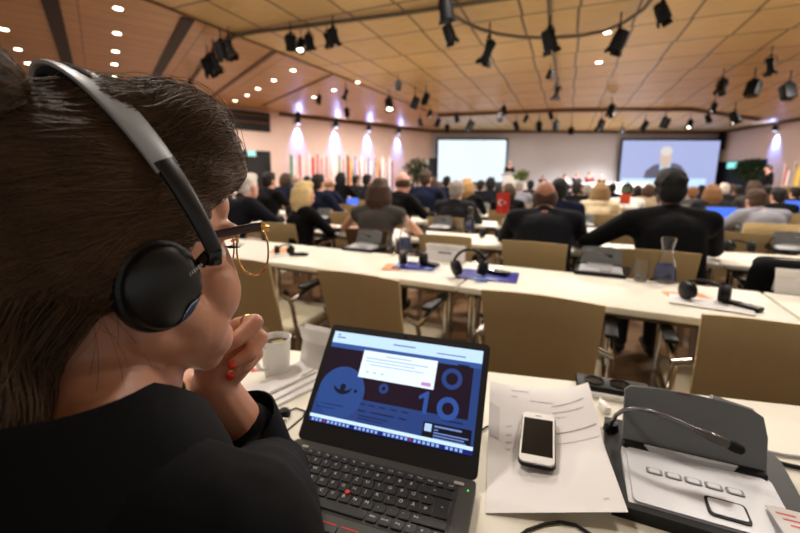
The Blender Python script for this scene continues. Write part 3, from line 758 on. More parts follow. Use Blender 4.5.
PCa = Proto(mk_carafe); PG = Proto(mk_tumbler); CAG = 'water carafes on the tables'; GG = 'drinking glasses on the tables'
on(PCa, (405, 251), 'blue-tinted water carafe behind the left blue folder', CAG, 0, 0, 1.0)
on(PG, (391, 250), 'drinking glass left of the blue-tinted carafe', GG, 0, 0, 1.0)
on(PCa, (664, 282), 'clear water carafe on the next table right of the grey unit', CAG, 0, 0, .95)
on(PG, (640, 281), 'drinking glass between the grey unit and the clear carafe', GG, 0, 0, 1.0)
on(PCa, (470, 231), 'small water carafe in the second row, left of the red flag', CAG, 0, 0, 1.0)
on(PG, (460, 231), 'drinking glass beside the carafe in the second row', GG)
on(PCa, (244, 222), 'glass carafe in front of the white-haired man', CAG)
on(PG, (352, 233), 'drinking glass at the left of the grey sleeveless woman', GG)
on(PCa, (418, 215), 'small carafe on the white table end in the third row', CAG)
on(PG, (500, 226), 'drinking glass below the red flag', GG)
def card(name, px, lb, w_, h_, z, yaw, m=None, lines=(), lean=.42):
    p = atz(px[0], px[1], TZ + z); m = m or mt_paper
    t = thing(name, lb, 'card', place((p.x, p.y, TZ + z), yaw))
    for sy, nm in ((-1, 'front_face'), (1, 'rear_face')):
        R = Matrix.Translation((0, sy * h_ * tan(lean) * .5, 0)) @ Matrix.Rotation(sy * lean * .9, 4, 'X')
        mb = MB(); mb.box((0, 0, h_ / 2), (w_, .0012, h_)); o = obj(nm, mb, m, t, R)
        if sy < 0 and lines:
            mb = MB()
            for (x, zz, ww, hh) in lines: mb.box((x * w_, -.0012, zz * h_), (ww * w_, .0006, hh * h_))
            obj('lettering', mb, mt_inkd, o)
    return t
card('name_card', (445, 261), 'large white name card on the next table behind the blue folders', .25, .11, 0, TABLE_YAW + .02, None, [(.0, .5, .34, .09)])
card('table_card', (797, 294), 'white folded card at the right edge of the next table', .16, .115, 0, TABLE_YAW - .1, None, [(-.2, .85, .3, .04)])
card('table_card', (458, 208), 'small white card under the bright laptop', .2, .08, 0, TABLE_YAW)

# little table flags
def table_flag(px, py, Y, lb, w_, h_, turk):
    p = aty(px, py, Y); t = thing('table_flag', lb, 'flag', place((p.x, p.y, TZ), TABLE_YAW + .25))
    zt = p.z - TZ
    mb = MB(); mb.lathe([(.035, 0), (.035, .012), (.008, .018)], 18); obj('base', mb, mt_lgrey, t)
    mb = MB(); mb.tube([(0, 0, .01), (0, 0, zt + .02)], .004, 8); mb.ball((0, 0, zt + .025), .009, n=8); obj('pole', mb, M('brass', (190, 150, 80), .3, 1), t)
    rows = [[(-w_ / 2 + w_ * i / 12, -.012 + .008 * sin(i * .9) - .006 * abs(i - 6) / 6, zt - h_ * j / 6) for i in range(13)] for j in range(7)]
    mb = MB(); mb.grid(rows); c = obj('cloth', mb, mt_red if turk else M('orange_red_cloth', (222, 84, 50), .7), t, smooth=80)
    if turk:
        mb = MB(); R = Matrix.Translation((-w_ * .16, -.024, zt - h_ * .45)) @ Matrix.Rotation(pi / 2, 4, 'X'); r = h_ * .15
        outer = [(r * cos(a), r * sin(a)) for a in [radians(40 + 280 * k / 16) for k in range(17)]]
        inner = [(r * .28 + r * .8 * cos(a), r * .8 * sin(a)) for a in [radians(308 - 256 * k / 16) for k in range(17)]]
        for k in range(16):
            mb.prism([outer[k], outer[k + 1], inner[15 - k], inner[16 - k]], 0, .001, R)
        star = [((r * .5 if k % 2 == 0 else r * .2) * cos(pi * k / 5) + r * 1.25, (r * .5 if k % 2 == 0 else r * .2) * sin(pi * k / 5)) for k in range(10)]
        mb.prism(star, 0, .001, R); obj('emblem', mb, mt_paper, c)
    else:
        mb = MB(); mb.box((0, -.006, zt + .05), (w_ * .9, .004, .06)); obj('green_cloth', mb, M('green_cloth', (90, 110, 84), .7), c)
    return t
table_flag(503.5, 193, 3.15, 'red table flag with white crescent and star left of the bald man', .10, .165, True)
table_flag(625, 194, 4.4, 'orange-red table flag in front of the person in white', .105, .11, False)

# laptops further ahead
mt_scr = EM('laptop_blue', (70, 120, 255), 1.2); mt_scr2 = EM('laptop_pale', (120, 170, 255), 1.2)
def mk_lap(m):
    def f():
        t = thing('laptop', '', 'laptop')
        mb = MB(); mb.box((0, -.11, .009), (.33, .22, .018), bev=.004); obj('base', mb, mt_lapt, t)
        R = Matrix.Translation((0, 0, .018)) @ Matrix.Rotation(-.3, 4, 'X')
        mb = MB(); mb.box((0, .004, .11), (.33, .008, .22), bev=.003); l = obj('lid', mb, mt_lapt, t, R)
        mb = MB(); mb.box((0, -.001, .112), (.30, .003, .18)); obj('display', mb, m, l)
        return t
    return f
PL = Proto(mk_lap(mt_scr)); PL2 = Proto(mk_lap(mt_scr2)); LG = 'laptops further ahead'
def far_laptop(P, px, py, Y, lb, sc=1.0, yaw=0):
    p = aty(px, py, Y); P.put(place((p.x, p.y, TZ), TABLE_YAW + yaw, sc), lb, LG)
far_laptop(PL, 722, 222, 4.3, 'open laptop with bright blue screen left of the grey-shirted man', .95, .15)
far_laptop(PL2, 447, 205, 4.9, 'open laptop with pale blue screen left of the small blonde woman', .95, .2)
far_laptop(PL2, 411, 198, 6.3, 'open laptop with blue screen in front of the stooping bald man', .85, .3)
far_laptop(PL, 352, 192, 7.2, 'open laptop with small blue screen in front of the flags', .7, .3)
far_laptop(PL, 799, 197, 6.0, 'open laptop with blue screen at the right edge', .9, .1)

# ------------------------------------------------------------------ people
def pose(kind):
    # joints in the person's own frame: origin on the floor under the hips, +y forward
    P = dict(pel=(0, 0, .54), waist=(0, .01, .70), chest=(0, .03, .88), neck=(0, .06, 1.03), head=(0, .085, 1.165), sh=(.185, .04, .985), el=(.235, .22, .80), wr=(.14, .43, .79), hip=(.09, .04, .53), kn=(.11, .44, .50), an=(.11, .42, .09), toe=(.12, .56, .04))
    L = {}
    if kind == 'bent':     # bent over the table, head down
        P.update(waist=(0, .05, .70), chest=(0, .13, .86), neck=(0, .22, .99), head=(0, .29, 1.10), sh=(.19, .16, .95), el=(.27, .34, .79), wr=(.16, .52, .79))
    if kind == 'spread':   # elbows wide on the table
        P.update(el=(.34, .27, .80), wr=(.16, .46, .79), chest=(0, .07, .90), neck=(0, .12, 1.04), head=(0, .15, 1.18), sh=(.21, .10, .985))
        L.update(el=(-.42, .22, .82), wr=(-.40, .50, .79))
    if kind == 'stand':
        P.update(pel=(0, 0, .93), waist=(0, 0, 1.08), chest=(0, 0, 1.27), neck=(0, .0, 1.46), head=(0, .03, 1.61), sh=(.19, 0, 1.40), el=(.25, -.02, 1.10), wr=(.22, .14, .90), hip=(.09, 0, .90), kn=(.10, .02, .50), an=(.10, 0, .09), toe=(.11, .14, .03))
    if kind == 'podium':
        P.update(pel=(0, 0, .93), waist=(0, 0, 1.08), chest=(0, 0, 1.27), neck=(0, .0, 1.46), head=(0, .03, 1.61), sh=(.19, 0, 1.40), el=(.26, .06, 1.12), wr=(.2, .30, 1.2), hip=(.09, 0, .90), kn=(.10, .02, .50), an=(.10, 0, .09), toe=(.11, .14, .03))
    return P, L
_cache = {}
def V_(p, sx=1): return (p[0] * sx, p[1], p[2])
def body_mesh(kind, fem, vx):
    key = ('b', kind, fem, vx)
    if key in _cache: return _cache[key]
    P, L = pose(kind); k = .90 if fem else 1.0; mb = MB()
    hx, hy, hz = P['head']
    mb.ball((hx, hy, hz + .02), (.074, .093, .10)); mb.ball((hx, hy + .035, hz - .05), (.054, .06, .07))
    mb.ball((hx, hy + .098, hz - .015), (.013, .02, .022), n=10); mb.ball((hx, hy + .092, hz - .065), (.024, .012, .012), n=10)
    for sx in (-1, 1): mb.ball((sx * .076, hy - .005, hz - .005), (.014, .022, .034), n=10)
    mb.chain([(hx, hy - .02, hz - .05), P['neck'], (P['chest'][0], P['chest'][1], P['chest'][2] + .06)], [.054, .058, .09])
    mb.cap(P['chest'], .125 * k, P['waist'], .115 * k); mb.cap(P['waist'], .115 * k, P['pel'], .13)
    for sx in (-1, 1):
        g = lambda n: (L[n] if (sx < 0 and n in L) else V_(P[n], sx))
        mb.chain([P['neck'], g('sh'), g('el'), g('wr')], [.06, .056 * k, .042 * k, .028 * k])
        w_ = Vector(g('wr')); d = (w_ - Vector(g('el'))).normalized()
        mb.cap(w_, .026, w_ + d * .07, .030)
        side = d.cross(Vector((0, 0, 1))).normalized()
        for f in range(4):
            b_ = w_ + d * .085 + side * (f - 1.5) * .019
            mb.chain([b_, b_ + d * (.04 + .008 * (f in (1, 2))) - Vector((0, 0, .006)), b_ + d * (.065 + .012 * (f in (1, 2))) - Vector((0, 0, .024))], [.010, .009, .008], 8)
        mb.chain([w_ + d * .03 - side * sx * .028, w_ + d * .07 - side * sx * .05, w_ + d * .10 - side * sx * .05], [.011, .010, .009], 8)
        mb.chain([V_(P['hip'], sx), V_(P['kn'], sx), V_(P['an'], sx)], [.085, .058, .04]); mb.cap(V_(P['an'], sx), .038, V_(P['toe'], sx), .032)
    m = fuse(mb, 'body', vx, 3); _cache[key] = m; return m
def cloth_mesh(kind, fem, style, vx):
    key = ('c', kind, fem, style, vx)
    if key in _cache: return _cache[key]
    P, L = pose(kind); k = .90 if fem else 1.0; mb = MB()
    c = Vector(P['chest']); wa = Vector(P['waist']); pe = Vector(P['pel']); n = Vector(P['neck'])
    mb.cap(c + Vector((0, -.012, .02)), .13 * k, wa, .125 * k); mb.cap(wa, .125 * k, pe, .14)
    mb.cap(n + Vector((0, -.035, -.07)), .095 * k, c, .135 * k); mb.cap(n + Vector((-.05, -.03, -.06)), .075, n + Vector((.05, -.03, -.06)), .075)
    if style in ('suit', 'shirt'): mb.cap(n + Vector((0, -.015, -.05)), .078, n + Vector((0, -.012, .0)), .066)
    for sx in (-1, 1):
        mb.cap(c + Vector((sx * .07 * k, 0, 0)), .128 * k, wa + Vector((sx * .06 * k, 0, 0)), .118 * k)
        mb.cap(wa + Vector((sx * .06 * k, 0, 0)), .118 * k, pe + Vector((sx * .07, 0, .02)), .13 * k)
        g = lambda nm: Vector(L[nm] if (sx < 0 and nm in L) else V_(P[nm], sx))
        mb.cap(n + Vector((sx * .035, -.025, -.022)), .070, g('sh') + Vector((0, -.004, .004)), .072 * k)
        mb.cap(c + Vector((sx * .06, 0, .03)), .125 * k, g('sh') + Vector((-sx * .02, 0, -.03)), .072 * k)
        if style != 'sleeveless':
            e = g('el'); w_ = g('wr'); mb.chain([g('sh'), e, e + (w_ - e) * .93], [.074 * k, .056 * k, .042 * k])
    if style == 'suit':
        mb.chain([n + Vector((-.055, -.02, -.012)), n + Vector((0, -.056, .004)), n + Vector((.055, -.02, -.012))], [.022, .024, .022])
    if style == 'scarf':
        for a in range(10):
            q = a * pi / 5; q2 = q + pi / 5
            mb.cap(n + Vector((.085 * cos(q), .085 * sin(q), -.005)), .045, n + Vector((.085 * cos(q2), .085 * sin(q2), -.005)), .045)
    m = fuse(mb, 'clothes', vx, 5); _cache[key] = m; return m
def trouser_mesh(kind, vx):
    key = ('t', kind, vx)
    if key in _cache: return _cache[key]
    P, L = pose(kind); mb = MB(); pe = Vector(P['pel'])
    for sx in (-1, 1):
        mb.cap(pe + Vector((sx * .06, -.01, 0)), .128, Vector(V_(P['hip'], sx)), .11)
        mb.chain([V_(P['hip'], sx), V_(P['kn'], sx), V_(P['an'], sx)], [.105, .075, .058])
    m = fuse(mb, 'trousers', vx, 4); _cache[key] = m; return m
def shoe_mesh(kind, vx):
    key = ('s', kind, vx)
    if key in _cache: return _cache[key]
    P, L = pose(kind); mb = MB()
    for sx in (-1, 1):
        a = Vector(V_(P['an'], sx)); b = Vector(V_(P['toe'], sx)); mb.cap((a.x, a.y - .02, .045), .045, (b.x, b.y, .042), .042)
    m = fuse(mb, 'shoes', vx, 2); _cache[key] = m; return m
def hair_mesh(kind, style, vx):
    key = ('h', kind, style, vx)
    if key in _cache: return _cache[key]
    P, L = pose(kind); hx, hy, hz = P['head']; mb = MB()
    rg = random.Random(len(style) * 7 + len(kind))
    if style == 'bald':
        for k in range(14):
            a = pi + (pi * (k - 1) / 11); mb.ball((.069 * cos(a), hy + .080 * sin(a) + .01, hz - .005), (.022, .026, .055), n=10)
    else:
        mb.ball((hx, hy - .012, hz + .035), (.084, .098, .098))
        mb.ball((hx, hy - .045, hz - .01), (.078, .066, .085))
        mb.ball((hx, hy + .04, hz + .09), (.065, .055, .04))
        for k in range(18):
            v = Vector((rg.gauss(0, 1), rg.gauss(-.4, 1), abs(rg.gauss(0, 1)))).normalized()
            mb.ball((hx + v.x * .075, hy - .015 + v.y * .085, hz + .03 + v.z * .082), .02, n=8)
    if style in ('long', 'messy'):
        for k in range(11):
            a = pi * 1.0 + pi * k / 10 * 1.0
            x = .075 * cos(a); y = hy - .02 + .075 * sin(a)
            ln = rg.uniform(.12, .19)
            mb.chain([(x, y, hz + .03), (x * 1.25, y - .01, hz - .07), (x * 1.25 + rg.uniform(-.015, .015), y - .012, hz - .07 - ln * .7)], [.035, .036, .018], 10)
    if style == 'bob':
        for k in range(11):
            a = pi * .95 + pi * 1.1 * k / 10
            ln = rg.uniform(.07, .12); mb.chain([(.076 * cos(a), hy - .015 + .076 * sin(a), hz + .03), (.088 * cos(a), hy - .015 + .088 * sin(a), hz - .04), (.08 * cos(a), hy - .015 + .08 * sin(a), hz - .03 - ln)], [.034, .03, .012], 10)
    m = fuse(mb, 'hair', vx, 3); _cache[key] = m; return m
def pmesh(name, me, mat, parent):
    o = bpy.data.objects.new(name, me); COL.objects.link(o); o.parent = parent
    if not len(me.materials): me.materials.append(None)
    o.material_slots[0].link = 'OBJECT'; o.material_slots[0].material = mat
    return o
HAIRC = {'black': (12, 11, 11), 'dark': (28, 21, 18), 'brown': (66, 45, 30), 'light': (140, 108, 70), 'blonde': (214, 184, 130), 'honey': (170, 132, 84), 'ginger': (128, 88, 54), 'grey': (150, 144, 138), 'white': (214, 204, 196)}
CLO = {'black': (13, 13, 15), 'navy': (20, 25, 48), 'blue': (30, 44, 104), 'dgrey': (36, 36, 40), 'taupe': (74, 70, 66), 'suit': (20, 20, 26), 'lgrey': (150, 150, 160), 'white': (230, 228, 226), 'beige': (170, 150, 124), 'cream': (222, 204, 170), 'green': (104, 118, 90), 'maroon': (96, 40, 46)}
def person(px, ytop, Y, hair, hstyle, cl, style, lb, kind='sit', fem=False, yaw=0.0, skin='skin', near=False, base=0.0, absyaw=None, topz=None):
    P, L = pose(kind); a = TABLE_YAW + yaw if absyaw is None else absyaw
    top = P['head'][2] + .125
    hp = aty(px, ytop, Y)
    sc = max(.88, min(1.1, (hp.z - base) / top))
    fwd = Vector((-sin(a), cos(a), 0)); o = Vector((hp.x, hp.y, 0)) - fwd * P['head'][1] * sc
    vx = .011 if near else .017
    t = thing('person', lb, 'person', place((o.x, o.y, base), a, sc))
    msk = {'skin': M('fair_skin', (206, 152, 124), .5, var=.08), 'tan': mt_skin2, 'dark': M('dark_skin', (84, 56, 44), .5), 'pink': M('pink_skin', (216, 160, 140), .5)}[skin]
    pmesh('body', body_mesh(kind, fem, vx), msk, t)
    pmesh({'suit': 'jacket', 'shirt': 'shirt', 'sleeveless': 'sleeveless_top', 'scarf': 'top_with_scarf'}[style], cloth_mesh(kind, fem, style, vx), M('cloth_' + cl, CLO[cl], .9, var=.10, scale=80, spec=.2), t)
    pmesh('trousers', trouser_mesh(kind, vx), M('cloth_trousers', (26, 26, 30), .85), t)
    pmesh('shoes', shoe_mesh(kind, vx), M('shoe_leather', (20, 17, 15), .4), t)
    if hstyle: pmesh('hair', hair_mesh(kind, hstyle, .009 if near else .014), M('hair_' + hair, HAIRC[hair], .75, var=.25, scale=40, bump=.5, bscale=90), t)
    return t
N = True
person(247, 173, 3.8, 'white', 'short', 'suit', 'suit', 'white-haired man in dark suit with bowed head just past the glasses', 'bent', near=N, skin='pink', yaw=-.1)
person(304, 181, 3.6, 'blonde', 'long', 'black', 'suit', 'blonde woman in black jacket turned to the right, ahead of the laptop', 'sit', True, yaw=-.35, near=N)
person(380, 178, 3.4, 'brown', 'messy', 'taupe', 'sleeveless', 'brown-haired woman in grey sleeveless top behind the grey conference unit', 'spread', True, near=N, skin='skin', yaw=.1)
person(546, 180, 2.86, 'brown', 'bald', 'suit', 'suit', 'balding man in dark suit right of the red flag', 'bent', near=N, skin='tan', yaw=.15)
person(672, 168, 2.42, 'black', 'short', 'black', 'suit', 'broad black-haired man in black suit before the video screen', 'spread', near=N, skin='dark', yaw=.25)
person(757, 189, 3.95, 'brown', 'short', 'lgrey', 'shirt', 'brown-haired man in light grey shirt at the blue-screened laptop', 'bent', near=N, yaw=.3)
crowd = [
 (269, 172, 5.8, 'dark', 'short', 'black', 'suit', 'dark-haired man in black suit beside the black door', 'sit', 0, 0, 'skin'),
 (286, 173, 6.2, 'brown', 'bob', 'navy', 'suit', 'brown-haired woman in navy left of the blonde woman\'s head', 'sit', 1, 0, 'skin'),
 (296, 174, 7.0, 'grey', 'bald', 'blue', 'suit', 'bald man in blue suit just left above the blonde woman', 'sit', 0, -.2, 'pink'),
 (307, 176, 8.2, 'black', 'short', 'dgrey', 'suit', 'black-haired man whose head shows right above the blonde woman', 'sit', 0, 0, 'skin'),
 (318, 174, 6.0, 'dark', 'short', 'navy', 'suit', 'dark-haired man in navy suit right above the blonde woman', 'sit', 0, 0, 'skin'),
 (329, 177, 6.6, 'light', 'bald', 'navy', 'suit', 'fair-haired man in dark navy suit before the left flags', 'sit', 0, -.2, 'pink'),
 (341, 172, 6.0, 'black', 'bob', 'black', 'suit', 'black-haired woman in black before the middle flags', 'sit', 1, 0, 'skin'),
 (356, 175, 7.4, 'dark', 'short', 'dgrey', 'suit', 'dark-haired man in grey just left of the sleeveless woman\'s head', 'sit', 0, -.2, 'skin'),
 (367, 174, 8.0, 'black', 'short', 'dgrey', 'suit', 'black-haired man in charcoal seen above the sleeveless woman\'s head', 'sit', 0, 0, 'tan'),
 (403, 172, 5.0, 'brown', 'bald', 'black', 'suit', 'stooping bald man in black suit right of the sleeveless woman', 'sit', 0, -.5, 'pink'),
 (426, 170, 6.4, 'brown', 'short', 'navy', 'suit', 'brown-haired man in navy suit below the left potted tree', 'sit', 0, .1, 'skin'),
 (433, 177, 4.9, 'brown', 'bob', 'dgrey', 'suit', 'brown-haired woman in dark grey jacket left of the pale-screened laptop', 'sit', 1, 0, 'skin'),
 (447, 176, 7.5, 'black', 'short', 'navy', 'suit', 'black-haired man in navy at the lower left of the bright screen', 'sit', 0, 0, 'skin'),
 (457, 180, 6.8, 'grey', 'short', 'dgrey', 'suit', 'grey-haired man in charcoal suit below the bright screen', 'sit', 0, 0, 'pink'),
 (467, 178, 5.0, 'honey', 'long', 'black', 'suit', 'honey-blonde woman in black below the middle of the bright screen', 'sit', 1, 0, 'skin'),
 (481, 180, 8.0, 'dark', 'short', 'navy', 'suit', 'dark-haired man in navy right of the honey-blonde woman', 'sit', 0, 0, 'skin'),
 (491, 177, 6.4, 'black', 'short', 'suit', 'suit', 'black-haired man in dark suit at the lower right of the bright screen', 'sit', 0, .1, 'dark'),
 (509, 183, 5.6, 'brown', 'bob', 'black', 'suit', 'brown-haired woman in black just behind the red flag', 'sit', 1, 0, 'skin'),
 (520, 181, 6.4, 'grey', 'short', 'lgrey', 'suit', 'grey-haired person in grey jacket between the red flag and balding man', 'sit', 0, 0, 'pink'),
 (531, 180, 7.6, 'black', 'short', 'dgrey', 'suit', 'black-haired man mostly hidden left behind the balding man', 'sit', 0, 0, 'tan'),
 (560, 178, 4.3, 'black', 'short', 'navy', 'suit', 'black-haired man in navy suit right behind the balding man', 'sit', 0, .1, 'dark'),
 (577, 181, 6.2, 'dark', 'short', 'black', 'suit', 'dark-haired man in black right of the navy suit', 'sit', 0, 0, 'skin'),
 (588, 184, 7.2, 'grey', 'short', 'black', 'suit', 'grey-haired man in black before the white stage table', 'sit', 0, 0, 'pink'),
 (601, 182, 4.9, 'light', 'long', 'cream', 'scarf', 'light-brown-haired woman with cream scarf in the middle distance', 'sit', 1, 0, 'skin'),
 (613, 183, 8.2, 'black', 'short', 'navy', 'suit', 'black-haired man in navy right of the woman with the scarf', 'sit', 0, 0, 'skin'),
 (628, 183, 5.0, 'dark', 'short', 'white', 'shirt', 'dark-haired person in white shirt behind the orange-red flag', 'sit', 0, 0, 'tan'),
 (649, 184, 5.6, 'brown', 'bob', 'beige', 'suit', 'brown-haired woman in beige left of the broad man\'s head', 'sit', 1, 0, 'skin'),
 (693, 187, 6.0, 'ginger', 'short', 'taupe', 'suit', 'ginger-haired person in grey just right of the broad man\'s head', 'sit', 0, 0, 'pink'),
 (713, 184, 4.6, 'ginger', 'long', 'dgrey', 'suit', 'ginger long-haired woman above the blue laptop screen', 'sit', 1, .1, 'skin'),
 (725, 183, 6.4, 'white', 'short', 'dgrey', 'suit', 'white-haired man in grey suit right of the ginger woman', 'sit', 0, .1, 'pink'),
 (738, 185, 7.4, 'dark', 'short', 'dgrey', 'suit', 'dark-haired man in grey before the right potted tree', 'sit', 0, .2, 'tan'),
 (755, 181, 5.6, 'brown', 'bob', 'taupe', 'suit', 'brown-haired woman right behind the grey-shirted man\'s head', 'sit', 1, .2, 'skin'),
 (779, 187, 5.4, 'dark', 'short', 'black', 'suit', 'dark-haired man in black right of the grey-shirted man', 'sit', 0, .3, 'skin'),
 (796, 187, 5.0, 'black', 'short', 'black', 'suit', 'black-haired man in black at the right edge under the flags', 'sit', 0, .3, 'skin'),
]
TAKEN = {0: [], 1: [4.05 * 0]}
TAKEN = {k: [] for k in range(12)}
def seat_row(px, Y):
    # the row of seats a head at this photo column and distance belongs to
    q = ((px - 400) / FPX); per = TN.x * q + TN.y; ss = TD.x * q + TD.y
    t_ = Y * per
    for k in sorted(range(1, 11), key=lambda k: abs(2.98 + 1.22 * k - t_)):
        Yk = (2.98 + 1.22 * k) / per
        if all(abs(x - Yk * ss) > .56 for x in TAKEN[k]): break
    TAKEN[k].append(Yk * ss); return Yk
qq = (757 - 400) / FPX; TAKEN[2].append(3.95 * (TD.x * qq + TD.y))
for (px, y, Y, h, hs, c, s_, lb, kd, f, yw, sk) in crowd:
    person(px, y, seat_row(px, Y), h, hs, c, s_, lb, kd, bool(f), yw, sk)
# farther heads towards the stage
far = [(338, 184, 10.5), (374, 184, 10.5), (412, 183, 10), (440, 183, 11), (453, 184, 12.5), (473, 184, 10.5), (499, 184, 10), (543, 184, 11), (568, 184, 10.2), (583, 186, 9.4), (597, 185, 11), (608, 184, 10), (638, 186, 8.6), (655, 186, 11), (702, 186, 9), (732, 187, 10.5), (768, 187, 8.6), (787, 187, 7.6)]
hcs = ['dark', 'grey', 'black', 'brown', 'dark', 'light']; ccs = ['navy', 'dgrey', 'black', 'suit', 'maroon', 'taupe']
for k, (x, y, Y) in enumerate(far):
    person(x, y, seat_row(x, Y), hcs[k % 6], 'short' if k % 3 else 'bob', ccs[(k * 5 + 2) % 6], 'suit', '%s-haired delegate in %s far back before the stage, %s from the left' % (hcs[k % 6], {'dgrey': 'charcoal', 'suit': 'dark grey'}.get(ccs[(k * 5 + 2) % 6], ccs[(k * 5 + 2) % 6]), ORD[k]), 'sit', k % 3 == 0, .1, ['skin', 'pink', 'tan'][k % 3])
# chairs of the rows further ahead: under every person, and empty ones between
for k, (lo, hi) in {1: (-3.9, 2.0), 2: (-4.6, 2.6), 3: (-5.0, 3.4)}.items():
    ss = sorted(x for x in TAKEN[k] if lo - .4 < x < hi + .4); x = lo; allx = list(ss)
    while x < hi:
        if all(abs(x - y) > .6 for y in allx): allx.append(x)
        x += .1
    if k == 2: allx = [x for x in allx if abs(x - 3.95 * (TD.x * qq + TD.y)) > .55]
    for j, x in enumerate(sorted(allx)): chair(x, 2.98 + 1.22 * k - .36, 'khaki-backed chair in the %s, %s from the left' % (row_word[k + 1].replace(' ahead', ' of seats ahead'), ORD[j]))
chair(3.95 * (TD.x * qq + TD.y), 4.76, 'khaki-backed chair of the man in the light grey shirt')
# stage
for k, (x, y, h, c, lb) in enumerate(((543, 175, 'grey', 'dgrey', 'leftmost panel speaker in charcoal at the white stage table'), (565, 174, 'dark', 'white', 'panel speaker in white, second from the left at the stage table'), (577, 173, 'light', 'navy', 'panel speaker in navy in the middle of the stage table'), (590, 172, 'brown', 'maroon', 'panel speaker in maroon, second from the right at the stage table'), (602, 175, 'grey', 'black', 'rightmost panel speaker in black at the white stage table'))):
    person(x, y, 20.6, h, 'short', c, 'suit', lb, 'sit', False, 0, 'pink', base=SZ, absyaw=pi + .3)
person(510, 161, 20.35, 'grey', 'bald', 'suit', 'suit', 'speaker in dark suit standing behind the white lectern', 'podium', False, 0, 'pink', base=SZ, absyaw=pi + .25)
person(769, 165, 15.0, 'dark', 'short', 'black', 'suit', 'man in dark suit standing near the right-hand wall', 'stand', False, 0, 'pink', absyaw=1.2)

# ------------------------------------------------------------------ the laptop
LW, LD = .333, .226
lap = thing('laptop', 'open black laptop with lit screen in the foreground', 'laptop', place((-.191, .659, TZ), -.32))
mb = MB(); mb.prism(rrect(LW, LD, .008, cx=LW / 2, cy=-LD / 2), .003, .019); base = obj('base', mb, mt_lapt, lap)
for i, (x, y) in enumerate(((.03, -.02), (LW - .03, -.02), (.03, -LD + .02), (LW - .03, -LD + .02))):
    mb = MB(); mb.lathe([(.008, 0), (.008, .004)], 10, Matrix.Translation((x, y, 0))); obj('foot', mb, mt_black, base)
KV, KP, KR = .044, .01905, .0187
mb = MB(); mb.prism(rrect(15 * KP + .008, 5.9 * KR + .005, .004, cx=.019 + 7.5 * KP, cy=-(KV + 1.6 * KR)), .0188, .0194); obj('keyboard_well', mb, mt_lapt2, base)
mb = MB(); mb.prism(rrect(.1, .058, .004, cx=.146, cy=-.190), .0188, .0196); obj('touchpad', mb, mt_lapt2, base)
for k, (x, wd) in enumerate(((.113, .032), (.146, .03), (.179, .032))):
    mb = MB(); mb.prism(rrect(wd, .014, .003, cx=x, cy=-.153), .0188, .0215); obj('mouse_button', mb, mt_lapt, base)
    mb = MB(); mb.box((x, -.1475, .0216), (wd * .8, .0016, .0006)); obj('red_stripe', mb, M('red_mark', (214, 56, 44), .4), base)
mb = MB(); mb.prism(rrect(.016, .006, .002, cx=.307, cy=-.0155), .0188, .0212); obj('power_button', mb, M('silver_button', (196, 192, 180), .3, .5), base)
mb = MB(); mb.prism(rrect(.012, .005, .001, cx=.027, cy=-.0155), .0188, .0196); obj('badge', mb, M('silver_button', (196, 192, 180)), base)
mb = MB(); mb.lathe([(.0016, .0188), (.0014, .0196)], 10, Matrix.Translation((.3225, -.024, 0))); obj('power_light', mb, EM('green_led', (60, 220, 90), 2), base)
mb = MB(); add_text(mb, 'ThinkPad', .009, Matrix.Translation((.262, -.017, .0193))); obj('lettering', mb, M('grey_letter', (92, 90, 88), .5), base, smooth=0)
# keyboard, QWERTZ
rows_k = []
fk = ['Esc', 'F1', 'F2', 'F3', 'F4', 'F5', 'F6', 'F7', 'F8', 'F9', 'F10', 'F11', 'F12', 'Pos1', 'Ende', 'Einf', 'Entf']
rows_k.append((-.88, .74, [(t_, 15 / 17) for t_ in fk]))
rows_k.append((0, 1, [(t_, 1) for t_ in '^ 1 2 3 4 5 6 7 8 9 0 ß ´'.split()] + [('<-', 2)]))
rows_k.append((1, 1, [('Tab', 1.5)] + [(t_, 1) for t_ in 'Q W E R T Z U I O P Ü +'.split()]))
rows_k.append((2, 1, [('Caps', 1.75)] + [(t_, 1) for t_ in 'A S D F G H J K L Ö Ä #'.split()]))
rows_k.append((3, 1, [('Shift', 1.25), ('<', 1)] + [(t_, 1) for t_ in 'Y X C V B N M , . -'.split()] + [('Shift', 2.75)]))
rows_k.append((4, 1, [('Fn', 1), ('Strg', 1), ('Win', 1), ('Alt', 1), ('', 5), ('AltGr', 1), ('Druck', 1), ('Strg', 1), ('<', 1), ('v', 1), ('>', 1)]))
def key_mesh(x, y, wd, ht, txt):
    mb = MB(); mb.cur = 0
    M4 = Matrix.Translation((x, y, 0))
    a = rrect(wd, ht, .0028, 3); b = rrect(wd - .0016, ht - .0018, .0026, 3); n = len(a)
    vs = [M4 @ Vector((p[0], p[1], .0194)) for p in a] + [M4 @ Vector((p[0], p[1], .0212)) for p in a] + [M4 @ Vector((p[0], p[1], .0218)) for p in b]
    fs = [[r * n + k, r * n + (k + 1) % n, (r + 1) * n + (k + 1) % n, (r + 1) * n + k] for r in (0, 1) for k in range(n)] + [list(range(2 * n, 3 * n))]
    mb.add(vs, fs)
    if txt:
        mb.cur = 1; sz = .0078 if len(txt) == 1 else (.0052 if len(txt) < 4 else .0042)
        off = (-.0028, .0022) if len(txt) == 1 else ((-wd / 2 + .006) if wd > .025 else 0, .0015)
        add_text(mb, txt, sz, Matrix.Translation((x + off[0], y + off[1], .02195)))
    o = obj('key', mb, [mt_key, mt_leg], base, smooth=30)
for (r, hh, ks) in rows_k:
    x = 0
    for t_, wd in ks:
        key_mesh(.019 + (x + wd / 2) * KP, -(KV + r * KR), wd * KP - .0028, KR * hh - .003, t_); x += wd
key_mesh(.019 + 14.33 * KP, -(KV + 1.5 * KR), 1.28 * KP - .0028, 2 * KR - .003, '<-')
